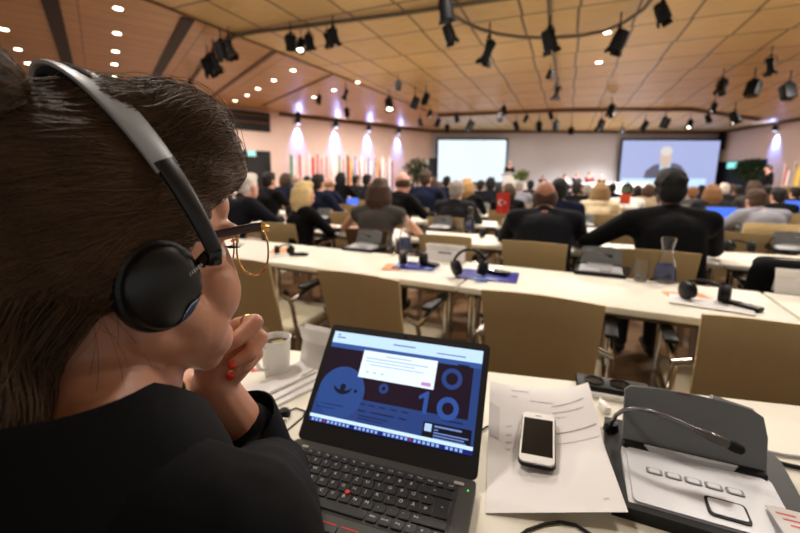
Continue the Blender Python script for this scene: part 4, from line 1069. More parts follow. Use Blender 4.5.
mb = MB(); mb.lathe([(.0036, .0194), (.0040, .0238), (.0034, .0246)], 16, Matrix.Translation((.019 + 6.75 * KP, -(KV + 2.5 * KR), 0))); obj('pointing_stick', mb, M('red_rubber', (226, 66, 54), .6), base)
# lid
LA = .72
LM = Matrix.Translation((0, 0, .019)) @ Matrix.Rotation(pi / 2 - LA, 4, 'X')      # local x across, y up the lid, z to the user
mb = MB(); mb.prism(rrect(LW, .226, .009, cx=LW / 2, cy=.113), -.008, 0); lid = obj('lid', mb, mt_lapt2, lap, LM)
mb = MB(); mb.tube([(.05, .0, -.005), (LW - .05, .0, -.005)], .005, 10); obj('hinge', mb, mt_lapt2, lid)
mb = MB(); mb.lathe([(.0022, 0), (.002, .0006)], 12, Matrix.Translation((LW / 2, .219, 0))); obj('webcam', mb, mt_blackg, lid)
SX0, SX1, SY0, SY1 = .0115, LW - .0115, .034, .212
mb = MB(); mb.prism([(SX0, SY0), (SX1, SY0), (SX1, SY1), (SX0, SY1)], -.001, .0004); scr = obj('screen', mb, EM('ui_page', (44, 76, 146), .75), lid)
def uu(x): return SX0 + (SX1 - SX0) * x
def vv(y): return SY1 - (SY1 - SY0) * y
def ui(name, poly, col, e, k):
    mb = MB(); mb.prism([(uu(x), vv(y)) for x, y in poly][::-1], 0, .0001, Matrix.Translation((0, 0, .0004 + .00012 * k))); obj(name, mb, EM('ui_' + name, col, e), scr, smooth=0)
def ui_bars(name, bars, col, e, k):
    mb = MB()
    for (x0, y0, x1, y1) in bars: mb.prism([(uu(x0), vv(y1)), (uu(x1), vv(y1)), (uu(x1), vv(y0)), (uu(x0), vv(y0))], 0, .0001, Matrix.Translation((0, 0, .0004 + .00012 * k)))
    obj(name, mb, EM('ui_' + name, col, e), scr, smooth=0)
R4 = lambda a, b, c_, d: [(a, b), (c_, b), (c_, d), (a, d)]
AR = (SX1 - SX0) / (SY1 - SY0)
def ring(name, cx, cy, r0, r1, col, e, k, a0=0, a1=360):
    mb = MB(); n = 28
    for i in range(n):
        q, q2 = radians(a0 + (a1 - a0) * i / n), radians(a0 + (a1 - a0) * (i + 1) / n)
        P = [(cx + r1 * cos(q), cy - r1 * AR * sin(q)), (cx + r1 * cos(q2), cy - r1 * AR * sin(q2)), (cx + r0 * cos(q2), cy - r0 * AR * sin(q2)), (cx + r0 * cos(q), cy - r0 * AR * sin(q))]
        mb.prism([(uu(x), vv(y)) for x, y in P], 0, .0001, Matrix.Translation((0, 0, .0004 + .00012 * k)))
    obj(name, mb, EM('ui_' + name, col, e), scr, smooth=0)
ui('browser_bar', R4(0, 0, 1, .135), (196, 226, 255), 1.15, 1)
ui_bars('address_text', [(.03, .06, .09, .075), (.43, .06, .58, .075), (.72, .085, .9, .098), (.03, .03, .05, .045)], (120, 150, 200), .8, 2)
ui('nav_band', R4(0, .135, 1, .19), (58, 98, 176), .8, 1)
ui('banner', R4(.0, .19, .955, .70), (34, 14, 44), .55, 1)
ui_bars('dark_pill', [(.86, .175, .93, .20)], (30, 24, 60), .5, 2)
ring('letter_ring', .835, .335, .036, .062, (44, 76, 150), .75, 2)
ring('digit_ring', .835, .63, .034, .064, (52, 92, 176), .8, 3)
ui('digit_one', [(.655, .56), (.70, .50), (.715, .50), (.715, .72), (.69, .72), (.69, .565), (.66, .59)], (52, 92, 176), .8, 3)
ring('letter_ring', .43, .55, .012, .03, (44, 76, 150), .75, 2)
ui('profile_disc', [(.16 + .155 * cos(a * pi / 20), .66 - .155 * AR * sin(a * pi / 20)) for a in range(40)], (48, 84, 156), .8, 2)
ui('crest', [(.10, .60), (.125, .63), (.15, .645), (.145, .60), (.155, .575), (.175, .575), (.185, .60), (.18, .645), (.205, .63), (.23, .60), (.215, .655), (.18, .685), (.15, .685), (.115, .655)], (16, 26, 60), .5, 3)
ui('crest_dot', [(.255 + .01 * cos(a), .63 + .02 * sin(a)) for a in [k * pi / 5 for k in range(10)]], (16, 26, 60), .5, 3)
ui('page_lower', R4(.0, .745, .955, .95), (42, 72, 140), .75, 1) if False else None
ui_bars('page_text', [(.30, .735, .34, .75), (.36, .735, .40, .75), (.43, .735, .47, .75), (.5, .735, .54, .75), (.57, .735, .61, .75), (.30, .80, .35, .815), (.38, .80, .53, .815), (.56, .80, .61, .815), (.31, .85, .50, .862), (.31, .88, .47, .89), (.03, .80, .2, .812), (.03, .84, .15, .85), (.82, .735, .93, .75)], (24, 46, 100), .6, 2)
ui('dialog', R4(.245, .175, .735, .475), (232, 244, 255), 1.15, 4)
ui_bars('dialog_text', [(.40, .21, .57, .222), (.27, .25, .68, .262), (.27, .285, .6, .295), (.3, .32, .66, .33), (.29, .40, .31, .415), (.34, .40, .36, .415), (.39, .40, .41, .415)], (176, 204, 240), 1.0, 5)
ui('dialog_button', R4(.655, .415, .715, .452), (206, 150, 214), 1.0, 5)
ui('notification', R4(.71, .785, .985, .965), (10, 12, 34), .5, 5)
ui('notification_icon', R4(.72, .80, .76, .87), (190, 220, 255), 1.0, 6)
ui_bars('notification_text', [(.775, .805, .93, .822), (.775, .84, .8, .85), (.775, .865, .97, .877), (.775, .89, .95, .902), (.775, .915, .96, .927)], (120, 150, 220), .9, 6)
ui('status_strip', R4(0, .925, 1, .958), (200, 228, 255), 1.2, 7)
ui('task_bar', R4(0, .958, 1, 1.0), (24, 44, 150), .6, 7)
rg = random.Random(3)
ui_bars('task_icons', [(.02 + .026 * i, .965, .036 + .026 * i, .992) for i in range(36) if i % 7 != 3], (150, 186, 250), 1.0, 8)
ui_bars('red_icons', [(.02 + .026 * i, .966, .034 + .026 * i, .99) for i in (3, 24)], (200, 60, 60), .8, 8)

# ------------------------------------------------------------------ paper, phone and small things on the table
BL = atz(486, 513, .742); BR = atz(628, 515, .763); TL = atz(490, 381, .803); TR = atz(588, 381, .805)
def PS_(u, v):
    p = (BL * (1 - u) + BR * u) * (1 - v) + (TL * (1 - u) + TR * u) * v
    k = max(0, (v - .42) / .58); k = k * k * (3 - 2 * k) * .75 + k * .25
    zb = .742 + .026 * u; z = zb + (.803 + .003 * u - zb) * k - .020 * 4 * u * (1 - u) * v ** 3 + .004 * sin(u * 5) * (v ** 2)
    return Vector((p.x, p.y, z))
nu, nv = 24, 32
mb = MB(); mb.grid([[PS_(i / nu, j / nv) for i in range(nu + 1)] for j in range(nv + 1)])
mb.grid([[PS_(i / nu, j / nv) - Vector((0, 0, .0007)) for i in range(nu, -1, -1)] for j in range(nv + 1)])
pap = tag(obj('paper', mb, mt_paper, None, smooth=80), 'curled white printed sheet under the white phone', 'paper')
def pline(name, lines, m):
    mb = MB()
    for (u0, v0, u1, v1, th, sag) in lines:
        rows = []
        for k in range(9):
            a = k / 8; u = u0 + (u1 - u0) * a; v = v0 + (v1 - v0) * a + sag * (a * a)
            rows.append([PS_(u, v - th / 2) + Vector((0, 0, .0007)), PS_(u, v + th / 2) + Vector((0, 0, .0007))])
        mb.grid(rows)
    obj(name, mb, m, pap)
pline('printing', [(.22, .93, .40, .93, .008, 0), (.22, .87, .28, .87, .007, 0), (.40, .84, .62, .82, .007, 0), (.16, .64, .22, .64, .007, 0), (.16, .58, .21, .58, .007, 0), (.16, .53, .21, .53, .007, 0), (.16, .48, .20, .48, .007, 0), (.62, .70, .72, .70, .006, 0), (.34, .36, .54, .36, .007, 0), (.86, .08, .9, .08, .007, 0)], M('pale_printing', (196, 190, 194), .8))
pline('handwriting', [(.60, .79, .92, .82, .006, .03), (.60, .735, .9, .75, .005, .02), (.58, .575, .98, .60, .007, .03), (.60, .50, .98, .52, .003, .02)], mt_ink)
pline('corner_shade', [(.005, .70, .10, .66, .22, 0)], M('fold_shade_grey', (214, 210, 212), .8))  # shading of the creased corner, laid on as a grey patch

# phone
pc = Vector((.252, .640, 0)); PYAW = -.36
def sheet_z(x, y):
    best = min(((PS_(i / 24, j / 32) for i in range(25) for j in range(33))), key=lambda q: (q.x - x) ** 2 + (q.y - y) ** 2); return best.z
ax = Vector((cos(PYAW), sin(PYAW), 0)); ay = Vector((-sin(PYAW), cos(PYAW), 0))
zf = max(sheet_z(*(pc + ay * .062 + ax * q).xy) for q in (-.029, 0, .029)); zn = max(sheet_z(*(pc - ay * .062 + ax * q).xy) for q in (-.029, 0, .029))
zl = sheet_z(*(pc - ax * .029).xy); zr = sheet_z(*(pc + ax * .029).xy)
PM = Matrix.Translation((pc.x, pc.y, max((zf + zn) / 2, (zl + zr) / 2) + .0075)) @ Matrix.Rotation(PYAW, 4, 'Z') @ Matrix.Rotation(atan2(zf - zn, .124), 4, 'X') @ Matrix.Rotation(-atan2(zr - zl, .0586), 4, 'Y')
ph = thing('phone', 'white phone with dark screen lying on the printed sheet', 'phone', PM)
mb = MB(); mb.prism(rrect(.0612, .1264, .011), -.004, .0025); obj('case', mb, mt_black, ph)
mb = MB(); mb.prism(rrect(.0586, .1238, .0095), .0005, .0055); obj('body', mb, M('silver_rim', (206, 202, 198), .25, .6), ph)
mb = MB(); mb.prism(rrect(.0572, .1224, .009), .005, .0062); fr = obj('front', mb, mt_white, ph)
mb = MB(); mb.prism(rrect(.0515, .0905, .0006), .006, .0065); obj('display', mb, mt_blackg, ph)
mb = MB(); mb.lathe([(.0056, .0062), (.0056, .0065), (.0047, .0066)], 20, Matrix.Translation((0, -.0532, 0))); obj('home_button', mb, mt_white, fr)
mb = MB(); mb.prism(rrect(.011, .0016, .0007, cy=.0532), .0062, .0065); obj('speaker_slot', mb, mt_grey, fr)

# cup of tea with its tag
cp = atz(277, 374, TZ)
cup = thing('cup', 'white cup of dark tea on the table in front of the woman\'s hand', 'cup', place((cp.x, cp.y, TZ)))
mb = MB(); mb.lathe([(0, .001), (.029, .001), (.031, .006), (.0385, .098), (.040, .1), (.0385, .1005), (.036, .097), (.0285, .008), (0, .005)], 32); obj('body', mb, M('cup_white', (246, 245, 241), .3), cup)
mb = MB(); mb.lathe([(0, .084), (.0352, .0842), (.0352, .0848), (0, .085)], 28); obj('tea', mb, M('dark_tea', (74, 56, 26), .1), cup)
mb = MB(); mb.box((.006, .004, .086), (.03, .02, .004), Matrix.Rotation(.6, 3, 'Z'), .0015); obj('tea_bag', mb, M('wet_tea_bag', (150, 132, 84), .5), cup)
hd = Vector((-.45, -.9, 0)).normalized()
mb = MB(); mb.tube([hd * .037 + Vector((0, 0, .082)), hd * .058 + Vector((0, 0, .078)), hd * .064 + Vector((0, 0, .058)), hd * .054 + Vector((0, 0, .036)), hd * .033 + Vector((0, 0, .028))], .0048, 10); obj('handle', mb, MATS['cup_white'], cup)
tp = atz(256, 370, TZ)
tagt = thing('tea_tag', 'red tea bag tag on the table beside the cup', 'tag', place((tp.x, tp.y, TZ), .3))
mb = MB(); mb.box((0, 0, .001), (.024, .018, .0012)); obj('label', mb, M('red_paper', (196, 64, 58), .6), tagt)
mb = MB(); mb.box((0, 0, .0018), (.010, .007, .0006)); obj('print', mb, M('pale_print', (230, 170, 160), .6), tagt)
l_ = (tagt.matrix_world.inverted() @ Vector((cp.x - .03, cp.y - .025, TZ + .1)))
mb = MB(); mb.tube([(.01, .006, .0015), (.03, .012, .004), (l_.x, l_.y - .006, .04), tuple(l_)], .0005, 6); obj('string', mb, mt_paper, tagt)
# notepad block and pen
def quad_slab(name, px, z0, z1, m, lb, cat):
    P = [atz(x, y, z1) for x, y in px]; c = sum(P, Vector()) / 4
    mb = MB(); mb.prism([(p.x - c.x, p.y - c.y) for p in P], 0, z1 - z0)
    return tag(obj(name, mb, m, None, Matrix.Translation((c.x, c.y, z0))), lb, cat)
quad_slab('notepad', [(262, 412), (322, 383), (302, 364), (240, 399)], TZ, TZ + .007, mt_paper, 'lower white notepad between the cup and the laptop', 'notepad')
quad_slab('notepad', [(259, 407), (318, 377), (300, 360), (240, 393)], TZ + .0072, TZ + .013, mt_paper, 'upper white notepad with a pen lying on it', 'notepad')
a = atz(262, 396, TZ + .0175); b = atz(316, 371, TZ + .0175); dd = (b - a)
pen = thing('pen', 'silver-white pen lying on the upper notepad', 'pen', Matrix.Translation(a) @ dd.to_track_quat('X', 'Z').to_matrix().to_4x4())
L_ = dd.length
mb = MB(); mb.tube([(.012, 0, 0), (L_, 0, 0)], .0042, 12); obj('barrel', mb, mt_white, pen)
mb = MB(); mb.tube([(0, 0, 0), (.012, 0, 0)], [.0012, .0042], 12); obj('tip', mb, mt_chrome, pen)
mb = MB(); mb.box((L_ - .025, 0, .0052), (.04, .003, .0014), bev=.0004); obj('clip', mb, mt_chrome, pen)
# earphone lead with plugs
def px_path(pts, z): return [atz(x, y, z) for x, y in pts]
ep = thing('earphone', 'black earphone with cable between the notepad and the laptop', 'earphone', place(atz(284, 417, TZ)))
iv = ep.matrix_world.inverted()
mb = MB(); mb.lathe([(.004, 0), (.013, .002), (.015, .010), (.010, .017), (.004, .019)], 18); obj('ear_piece', mb, mt_black, ep)
mb = MB(); mb.tube([iv @ p for p in px_path([(281, 421), (274, 424), (268, 430), (264, 436)], TZ + .006)], [.004, .005, .006, .004], 10); obj('plug', mb, mt_black, ep)
mb = MB(); mb.tube([iv @ p for p in px_path([(286, 412), (296, 408), (305, 411), (303, 417), (290, 428), (278, 438), (264, 437), (262, 433)], TZ + .002)], .0016, 8); obj('cable', mb, mt_black, ep)
mb = MB(); mb.box((.006, -.018, .006), (.014, .006, .006), bev=.0015); obj('white_band', mb, mt_white, ep)
card('table_card', (318, 366), 'small white folded card standing behind the laptop beside the cup', .10, .112, 0, FYAW - .25, None, [(.1, .8, .22, .06)], .3)
# socket box
p = atz(609, 390, TZ)
sk = thing('socket_box', 'black power socket box at the far table edge behind the paper', 'socket', place((p.x, p.y - .012, TZ), FYAW - .12))
mb = MB(); mb.box((0, 0, .012), (.155, .06, .024), bev=.004); obj('body', mb, mt_black, sk)
for x in (-.04, .015):
    mb = MB(); mb.lathe([(.021, .024), (.022, .027), (.018, .027), (.017, .0245)], 20, Matrix.Translation((x, 0, 0)), closed=True); mb.lathe([(.0165, .0242), (.0165, .0246)], 20, Matrix.Translation((x, 0, 0))); obj('outlet', mb, mt_blackg, sk)
mb = MB(); mb.box((0, -.036, .006), (.155, .012, .012), bev=.002); obj('strip', mb, mt_white, sk)
p = atz(604, 410, TZ)
pl = thing('plug', 'white cable plug lying between the paper and the grey unit', 'plug', place((p.x, p.y, TZ), FYAW + .2))
mb = MB(); mb.box((0, 0, .008), (.014, .034, .016), bev=.003); obj('body', mb, mt_white, pl)
mb = MB(); mb.tube([(0, .016, .008), (.01, .04, .006), (.05, .06, .003), (.09, .05, .003)], .0025, 8); obj('cable', mb, mt_white, pl)
mb = MB(); mb.tube(px_path([(757, 449), (770, 452), (784, 455), (800, 457), (830, 455), (880, 452), (960, 462)], TZ + .0035), .003, 8); tag(obj('cable', mb, mt_lgrey), 'pale cable on the table right behind the grey unit', 'cable')
mb = MB(); mb.tube(px_path([(762, 462), (776, 462), (792, 466), (820, 472), (870, 474), (960, 488)], TZ + .0045), .004, 8); tag(obj('cable', mb, mt_black), 'black cable running off right from the grey unit', 'cable')
mb = MB(); mb.tube(px_path([(508, 545), (527, 530), (545, 524), (560, 522), (576, 525), (592, 535), (600, 545)], TZ + .003), .0022, 8); tag(obj('cable', mb, mt_black), 'thin black cable loop on the table below the printed sheet', 'cable')
mb = MB(); mb.tube(px_path([(478, 433), (486, 427), (500, 424)], TZ + .003), .0018, 8); tag(obj('cable', mb, mt_black), 'short black cable between laptop and printed sheet', 'cable')
p = atz(812, 529, TZ + .034)
cc = thing('visiting_card', 'white card with red print lying on the grey unit\'s right end', 'card', place((p.x, p.y, TZ + .034), TABLE_YAW + .1))
mb = MB(); mb.box((0, 0, .001), (.08, .052, .0014)); obj('card_stock', mb, mt_paper, cc)
mb = MB()
for k in range(3): mb.box((-.022 + .004 * k, .014 - .010 * k, .0019), (.022, .003, .0004))
obj('printing', mb, M('red_print', (226, 110, 104), .7), cc)

# ------------------------------------------------------------------ the woman in the foreground
RV = Vector((cos(-.25), sin(-.25), 0)); FV = Vector((-RV.y, RV.x, 0)); ZV = Vector((0, 0, 1))
HR = Matrix.Rotation(-.6, 3, 'Z') @ Matrix.Rotation(-.10, 3, 'X') @ Matrix.Rotation(-.05, 3, 'Y')
EARC = atd(170, 288, .30)
HC = EARC - HR @ Vector((.100, -.004, -.012))
HM = Matrix.Translation(HC) @ HR.to_4x4()
def hl(x, y, z): return HM @ Vector((x, y, z))
def T(x, y, z): return HC + RV * x + FV * y + ZV * z
woman = thing('person', 'woman with headphones and glasses, chin on her hand, left foreground', 'person', place((HC.x, HC.y - .1, 0), -.337))
WI = woman.matrix_world.inverted()
def wlink(name, me, m, parent=woman):
    me.transform(WI)
    return link(name, me, m, parent)
H3 = HR
mb = MB()
mb.ball(hl(0, -.008, .038), (.074, .097, .088), H3, 28)
mb.ball(hl(0, .040, -.020), (.058, .056, .088), H3, 24)
for sx in (-1, 1):
    mb.cap(hl(sx * .050, .002, -.055), .022, hl(sx * .014, .072, -.102), .018, 16)
    mb.ball(hl(sx * .038, .064, -.032), (.030, .029, .036), H3, 18); mb.ball(hl(sx * .040, .046, -.060), (.028, .034, .032), H3, 18); mb.ball(hl(sx * .024, .068, -.082), (.026, .026, .024), H3, 16)
    mb.cap(hl(sx * .056, .01, -.03), .024, hl(sx * .045, .05, -.06), .022, 16)
    mb.ball(hl(sx * .030, .082, .030), (.026, .014, .010), H3, 14)
    mb.ball(hl(sx * .077, -.006, -.004), (.012, .02, .034), H3, 14)
mb.ball(hl(0, .068, .055), (.05, .028, .03), H3, 18)
mb.cap(hl(0, .092, .015), .010, hl(0, .107, -.022), .011, 14); mb.ball(hl(0, .103, -.03), (.015, .012, .010), H3, 12)
mb.ball(hl(0, .092, -.062), (.024, .014, .007), H3, 12); mb.ball(hl(0, .090, -.073), (.022, .013, .008), H3, 12); mb.ball(hl(0, .08, -.104), (.02, .018, .016), H3, 14)
NB = T(.020, -.058, -.125)
mb.cap(hl(0, .022, -.085), .034, T(.020, -.030, -.15), .042, 18)
mb.chain([hl(0, -.020, -.05), hl(0, -.022, -.09), NB, T(0, -.10, -.20)], [.056, .053, .058, .08], 20)
mb.ball(T(0, -.11, -.31), (.13, .10, .14), Matrix((RV, FV, ZV)).transposed(), 20); mb.cap(T(0, -.14, -.42), .11, T(0, -.17, -.66), .12)
SHR, SHL = T(.155, -.07, -.200), T(-.165, -.10, -.205)
ELR = Vector((-.195, .53, TZ + .052)); WRR = atd(213, 385, .50)
ELL = T(-.25, .03, -.38); WRL = atz(177, 384, TZ + .045)
for sh, el, wr in ((SHR, ELR, WRR), (SHL, ELL, WRL)):
    mb.chain([NB, sh - ZV * .02], [.045, .042], 14); mb.chain([sh, el], [.052, .042], 14); mb.chain([el, wr], [.043, .027], 14)
# right hand, fingers folded under the lips
PK = atd(230, 352, .522)
mb.chain([WRR, WRR * .5 + PK * .5], [.027, .030]); mb.ball(PK, (.030, .026, .036), None, 18); mb.cap(WRR * .4 + PK * .6, .029, atd(212, 352, .50), .024)
FING = [([(238, 326, .522), (255, 322, .502), (236, 340, .480), (214, 354, .466)], [.0125, .0112, .0100, .0085]),
        ([(242, 345, .528), (260, 338, .508), (250, 354, .489), (234, 364, .478)], [.0125, .0114, .0102, .0086]),
        ([(242, 359, .532), (256, 354, .516), (246, 367, .500), (232, 374, .490)], [.0115, .0102, .0090, .0076]),
        ([(236, 370, .532), (246, 367, .520), (238, 377, .505), (226, 382, .495)], [.0098, .0088, .0078, .0066])]
for pts, rs in FING: mb.chain([atd(*p) for p in pts], rs, 12)
mb.chain([atd(206, 372, .50), atd(200, 352, .49), atd(202, 338, .47)], [.014, .0115, .0095], 12)
# left hand resting on the table
dl = (WRL - ELL).normalized(); sl = dl.cross(ZV).normalized()
mb.chain([WRL, WRL + dl * .06 - ZV * .012], [.026, .03])
for f in range(4):
    b_ = WRL + dl * .08 + sl * (f - 1.5) * .019 - ZV * .014
    mb.chain([b_, b_ + dl * .035 + ZV * .004, b_ + dl * .06 - ZV * .006, b_ + dl * .075 - ZV * .014], [.0105, .009, .008, .007], 10)
mb.chain([WRL + dl * .02 + sl * .03, WRL + dl * .06 + sl * .055 - ZV * .01, WRL + dl * .09 + sl * .055 - ZV * .014], [.012, .010, .008], 10)
for sx in (-1, 1):
    mb.chain([T(sx * .09, -.15, -.68), T(sx * .12, .24, -.66), T(sx * .12, .22, -HC.z + .09)], [.085, .058, .042]); mb.cap(T(sx * .12, .22, -HC.z + .06), .036, T(sx * .12, .34, -HC.z + .04), .032)
body = wlink('body', fuse(mb, 'body', .0032, 5), mt_skin)
# eyes, lips, nails, ring
mb = MB()
for sx in (-1, 1):
    mb = MB(); mb.ball(hl(sx * .029, .072, .006), .0125, n=16); o = obj('eye', mb, M('eye_white', (228, 222, 216), .2), woman); o.data.transform(WI)
    mb = MB(); mb.ball(hl(sx * .029, .0822, .006), (.006, .003, .006), H3, 14); io = obj('iris', mb, M('brown_iris', (58, 40, 28), .2), o); io.data.transform(WI)
mb = MB()
for sx in (-1, 1):
    for k in range(9):
        a = hl(sx * (.018 + .003 * k), .092 - .0012 * k, .012); mb.tube([a, a + HR @ Vector((sx * .002 + sx * .0008 * k, .006, .001)), a + HR @ Vector((sx * .003 + sx * .001 * k, .010, .005))], [.0004, .0003, .0001], 4)
o = obj('eyelashes', mb, mt_black, woman); o.data.transform(WI)
mb = MB(); mb.ball(hl(0, .098, -.062), (.021, .009, .005), H3, 14); mb.ball(hl(0, .096, -.073), (.019, .009, .006), H3, 14)
o = obj('lips', mb, M('lip_red', (178, 92, 84), .4), woman); o.data.transform(WI)
mt_nail = M('red_nail_polish', (222, 62, 42), .2, coat=.5)
for pts, rs in FING:
    a, b = atd(*pts[2]), atd(*pts[3]); d = (b - a).normalized(); out = (EYEP - b).normalized() if rs[3] == .0086 else (b - atd(*pts[0])); out = (out - d * out.dot(d)).normalized(); sd = d.cross(out)
    R = Matrix((sd, d, out)).transposed()
    mb = MB(); mb.ball(b + out * rs[3] * .62 + d * .001, (.0052, .0075, .0026), R, 14)
    o = obj('fingernail', mb, mt_nail, woman); o.data.transform(WI)
a, b = atd(*FING[0][0][0]), atd(*FING[0][0][1]); d = (b - a).normalized(); c = a * .38 + b * .62
q = d.to_track_quat('Z', 'Y').to_matrix().to_4x4()
rn = thing('ring', 'thin gold ring on a finger of the woman\'s raised hand', 'ring', Matrix.Translation(c) @ q)
mb = MB(); mb.lathe([(.0112, -.0012), (.0122, -.0008), (.0122, .0008), (.0112, .0012)], 24, closed=True); obj('band', mb, M('gold', (212, 166, 96), .25, 1), rn)

# jacket
mb = MB(); Y3 = Matrix((RV, FV, ZV)).transposed()
mb.ball(T(0, -.12, -.31), (.165, .115, .15), Y3, 24); mb.cap(T(.05, -.14, -.38), .125, T(.05, -.175, -.66), .13); mb.cap(T(-.05, -.14, -.38), .125, T(-.05, -.175, -.66), .13)
for sx, sh in ((1, SHR), (-1, SHL)):
    mb.cap(T(sx * .03, -.095, -.155), .068, sh + ZV * .008, .066, 18); mb.cap(T(sx * .05, -.11, -.21), .1, sh - ZV * .03, .07, 18)
    mb.cap(T(sx * .03, -.04, -.19), .065, sh + FV * .02 - ZV * .03, .06, 18)
CUFF = ELR * .50 + WRR * .50
mb.chain([SHR, ELR], [.070, .056], 18); mb.chain([ELR, CUFF], [.055, .044], 18)
cq = (WRR - ELR).normalized()
ML = ELL * .12 + WRL * .88
mb.chain([SHL, ELL], [.066, .055], 18); mb.chain([ELL, ML], [.054, .042], 18)
jk = wlink('jacket', fuse(mb, 'jacket', .0055, 8), mt_jacket)
# fold wrinkles on the jacket come from a gentle displacement
tx = bpy.data.textures.new('cloth_folds', 'CLOUDS'); tx.noise_scale = .09; tx.noise_depth = 2
dm = jk.modifiers.new('folds', 'DISPLACE'); dm.texture = tx; dm.strength = .012; dm.mid_level = .5; dm.texture_coords = 'LOCAL'
# collar: stand and turned-down leaf around the neck, open at the throat
mb = MB(); rows = []
for k in range(33):
    a = radians(-52 - 256 * k / 32)          # from front right, round the back, to front left
    cx_, cy_ = cos(a + pi / 2 * 0), sin(a)
    ca = radians(52 + 256 * k / 32 + 38)
    x = .066 * sin(ca - radians(90) + pi / 2 * 0) if False else 0
    th = radians(38 + 284 * k / 32)          # angle from +y (front), going round
    sx, sy = sin(th), cos(th); fr = max(0, sy)
    top = T(.020 + .070 * sx, -.062 + .070 * sy + .012 * fr, -.078 - .070 * fr)
    mid = T(.020 + .081 * sx, -.066 + .082 * sy + .014 * fr, -.078 - .075 * fr)
    low = T(.020 + .112 * sx, -.074 + .114 * sy + .014 * fr, -.146 - .09 * fr)
    ins = T(.020 + .068 * sx, -.060 + .068 * sy + .010 * fr, -.150 - .08 * fr)
    rows.append([ins, top, mid * .6 + top * .4 + ZV * .004, mid, mid * .5 + low * .5 + Vector((sx, 0, 0)) * .004, low, low - ZV * .004 - Vector((RV.x * sx + FV.x * sy, RV.y * sx + FV.y * sy, 0)) * .006])
mb.grid(rows); me = mb.mesh('collar', 60); me.transform(WI); cl = link('collar', me, mt_jacket, jk)
sd = cl.modifiers.new('thick', 'SOLIDIFY'); sd.thickness = .004
# cuff of the right sleeve
mb = MB(); q = cq.to_track_quat('Z', 'Y').to_matrix().to_4x4(); MC = Matrix.Translation(CUFF) @ q
mb.lathe([(.047, -.06), (.051, -.02), (.054, .024), (.0515, .026), (.042, -.01)], 30, MC); me = mb.mesh('cuff', 50); me.transform(WI); link('cuff', me, mt_jacket, jk)
mb = MB()
for sx in (-1, 1):
    mb.cap(T(sx * .06, -.17, -.68), .125, T(sx * .09, -.12, -.68), .11); mb.chain([T(sx * .09, -.14, -.675), T(sx * .12, .24, -.66), T(sx * .12, .22, -HC.z + .10)], [.105, .076, .058])
wlink('trousers', fuse(mb, 'trousers', .012, 4), M('cloth_trousers', (26, 26, 30), .85))
mb = MB()
for sx in (-1, 1): mb.cap(T(sx * .12, .20, -HC.z + .046), .046, T(sx * .12, .34, -HC.z + .042), .042)
wlink('shoes', fuse(mb, 'shoes', .01, 2), M('shoe_leather', (20, 17, 15), .4))
wch = mk_chair(); wch.matrix_world = Matrix.Translation(T(0, -.40, -HC.z)) @ Matrix.Rotation(-.337, 4, 'Z'); tag(wch, 'khaki-backed chair the woman with headphones sits on', 'chair', CG)

# hair: volume, then strands combed back over it
mb = MB()
mb.ball(hl(0, -.026, .052), (.087, .098, .094), H3, 32); mb.ball(hl(.018, .034, .120), (.064, .056, .046), H3, 24); mb.ball(hl(.01, -.01, .125), (.06, .05, .03), H3, 24)
mb.ball(hl(0, .056, .104), (.074, .050, .036), H3, 24); mb.cap(hl(.03, .03, .112), .042, hl(.038, .070, .092), .028, 18); mb.cap(hl(-.03, .03, .112), .042, hl(-.038, .070, .092), .028, 18)
for sx in (-1, 1):
    mb.ball(hl(sx * .056, .004, .050), (.030, .046, .040), H3, 20); mb.ball(hl(sx * .054, .034, .078), (.028, .04, .026), H3, 18); mb.ball(hl(sx * .060, -.03, .012), (.024, .045, .042), H3, 18)
    mb.cap(hl(sx * .066, .022, .04), .014, hl(sx * .070, .010, .0), .009)
mb.ball(hl(0, -.080, .008), (.066, .042, .060), H3, 22)
mb.chain([hl(-.03, -.09, -.02), T(-.005, -.135, -.08), T(-.01, -.175, -.15), T(-.01, -.19, -.22)], [.060, .056, .050, .030], 20)
hair = wlink('hair', fuse(mb, 'hair', .004, 5), mt_hairw)
BUN = hl(.036, -.100, .126)
mb = MB(); mb.ball(BUN, (.031, .031, .034), H3, 26); mb.cap(hl(.01, -.075, .11), .026, BUN, .028, 16)
bun = wlink('hair_bun', fuse(mb, 'hair_bun', .004, 3), mt_hairw, None); bun.parent = hair
rg = random.Random(21)
cu = bpy.data.curves.new('hair_strands', 'CURVE'); cu.dimensions = '3D'; cu.bevel_depth = .00042; cu.bevel_resolution = 0; cu.resolution_u = 2
def strand(pts, w=1.0):
    sp = cu.splines.new('POLY'); sp.points.add(len(pts) - 1)
    for i, p in enumerate(pts):
        p = WI @ p; sp.points[i].co = (p.x, p.y, p.z, 1); sp.points[i].radius = w * (1 if i < len(pts) - 2 else .5)
from mathutils.bvhtree import BVHTree
hm = hair.data; bv = BVHTree.FromPolygons([v.co for v in hm.vertices], [list(p.vertices) for p in hm.polygons])
def on_hair(p, lift):
    q = WI @ p; loc, nor, i_, d_ = bv.find_nearest(q)
    if loc is None: return p
    return woman.matrix_world @ (loc + nor * lift)
CENW = WI @ hl(0, -.014, .044)
def on_cap(p, lift):
    # the point of the hair outline straight out from the middle of the head
    q = WI @ p; d = (q - CENW).normalized()
    loc, nor, i_, d_ = bv.ray_cast(CENW + d * .4, -d)
    if loc is None: return p
    return woman.matrix_world @ (loc + nor * lift)
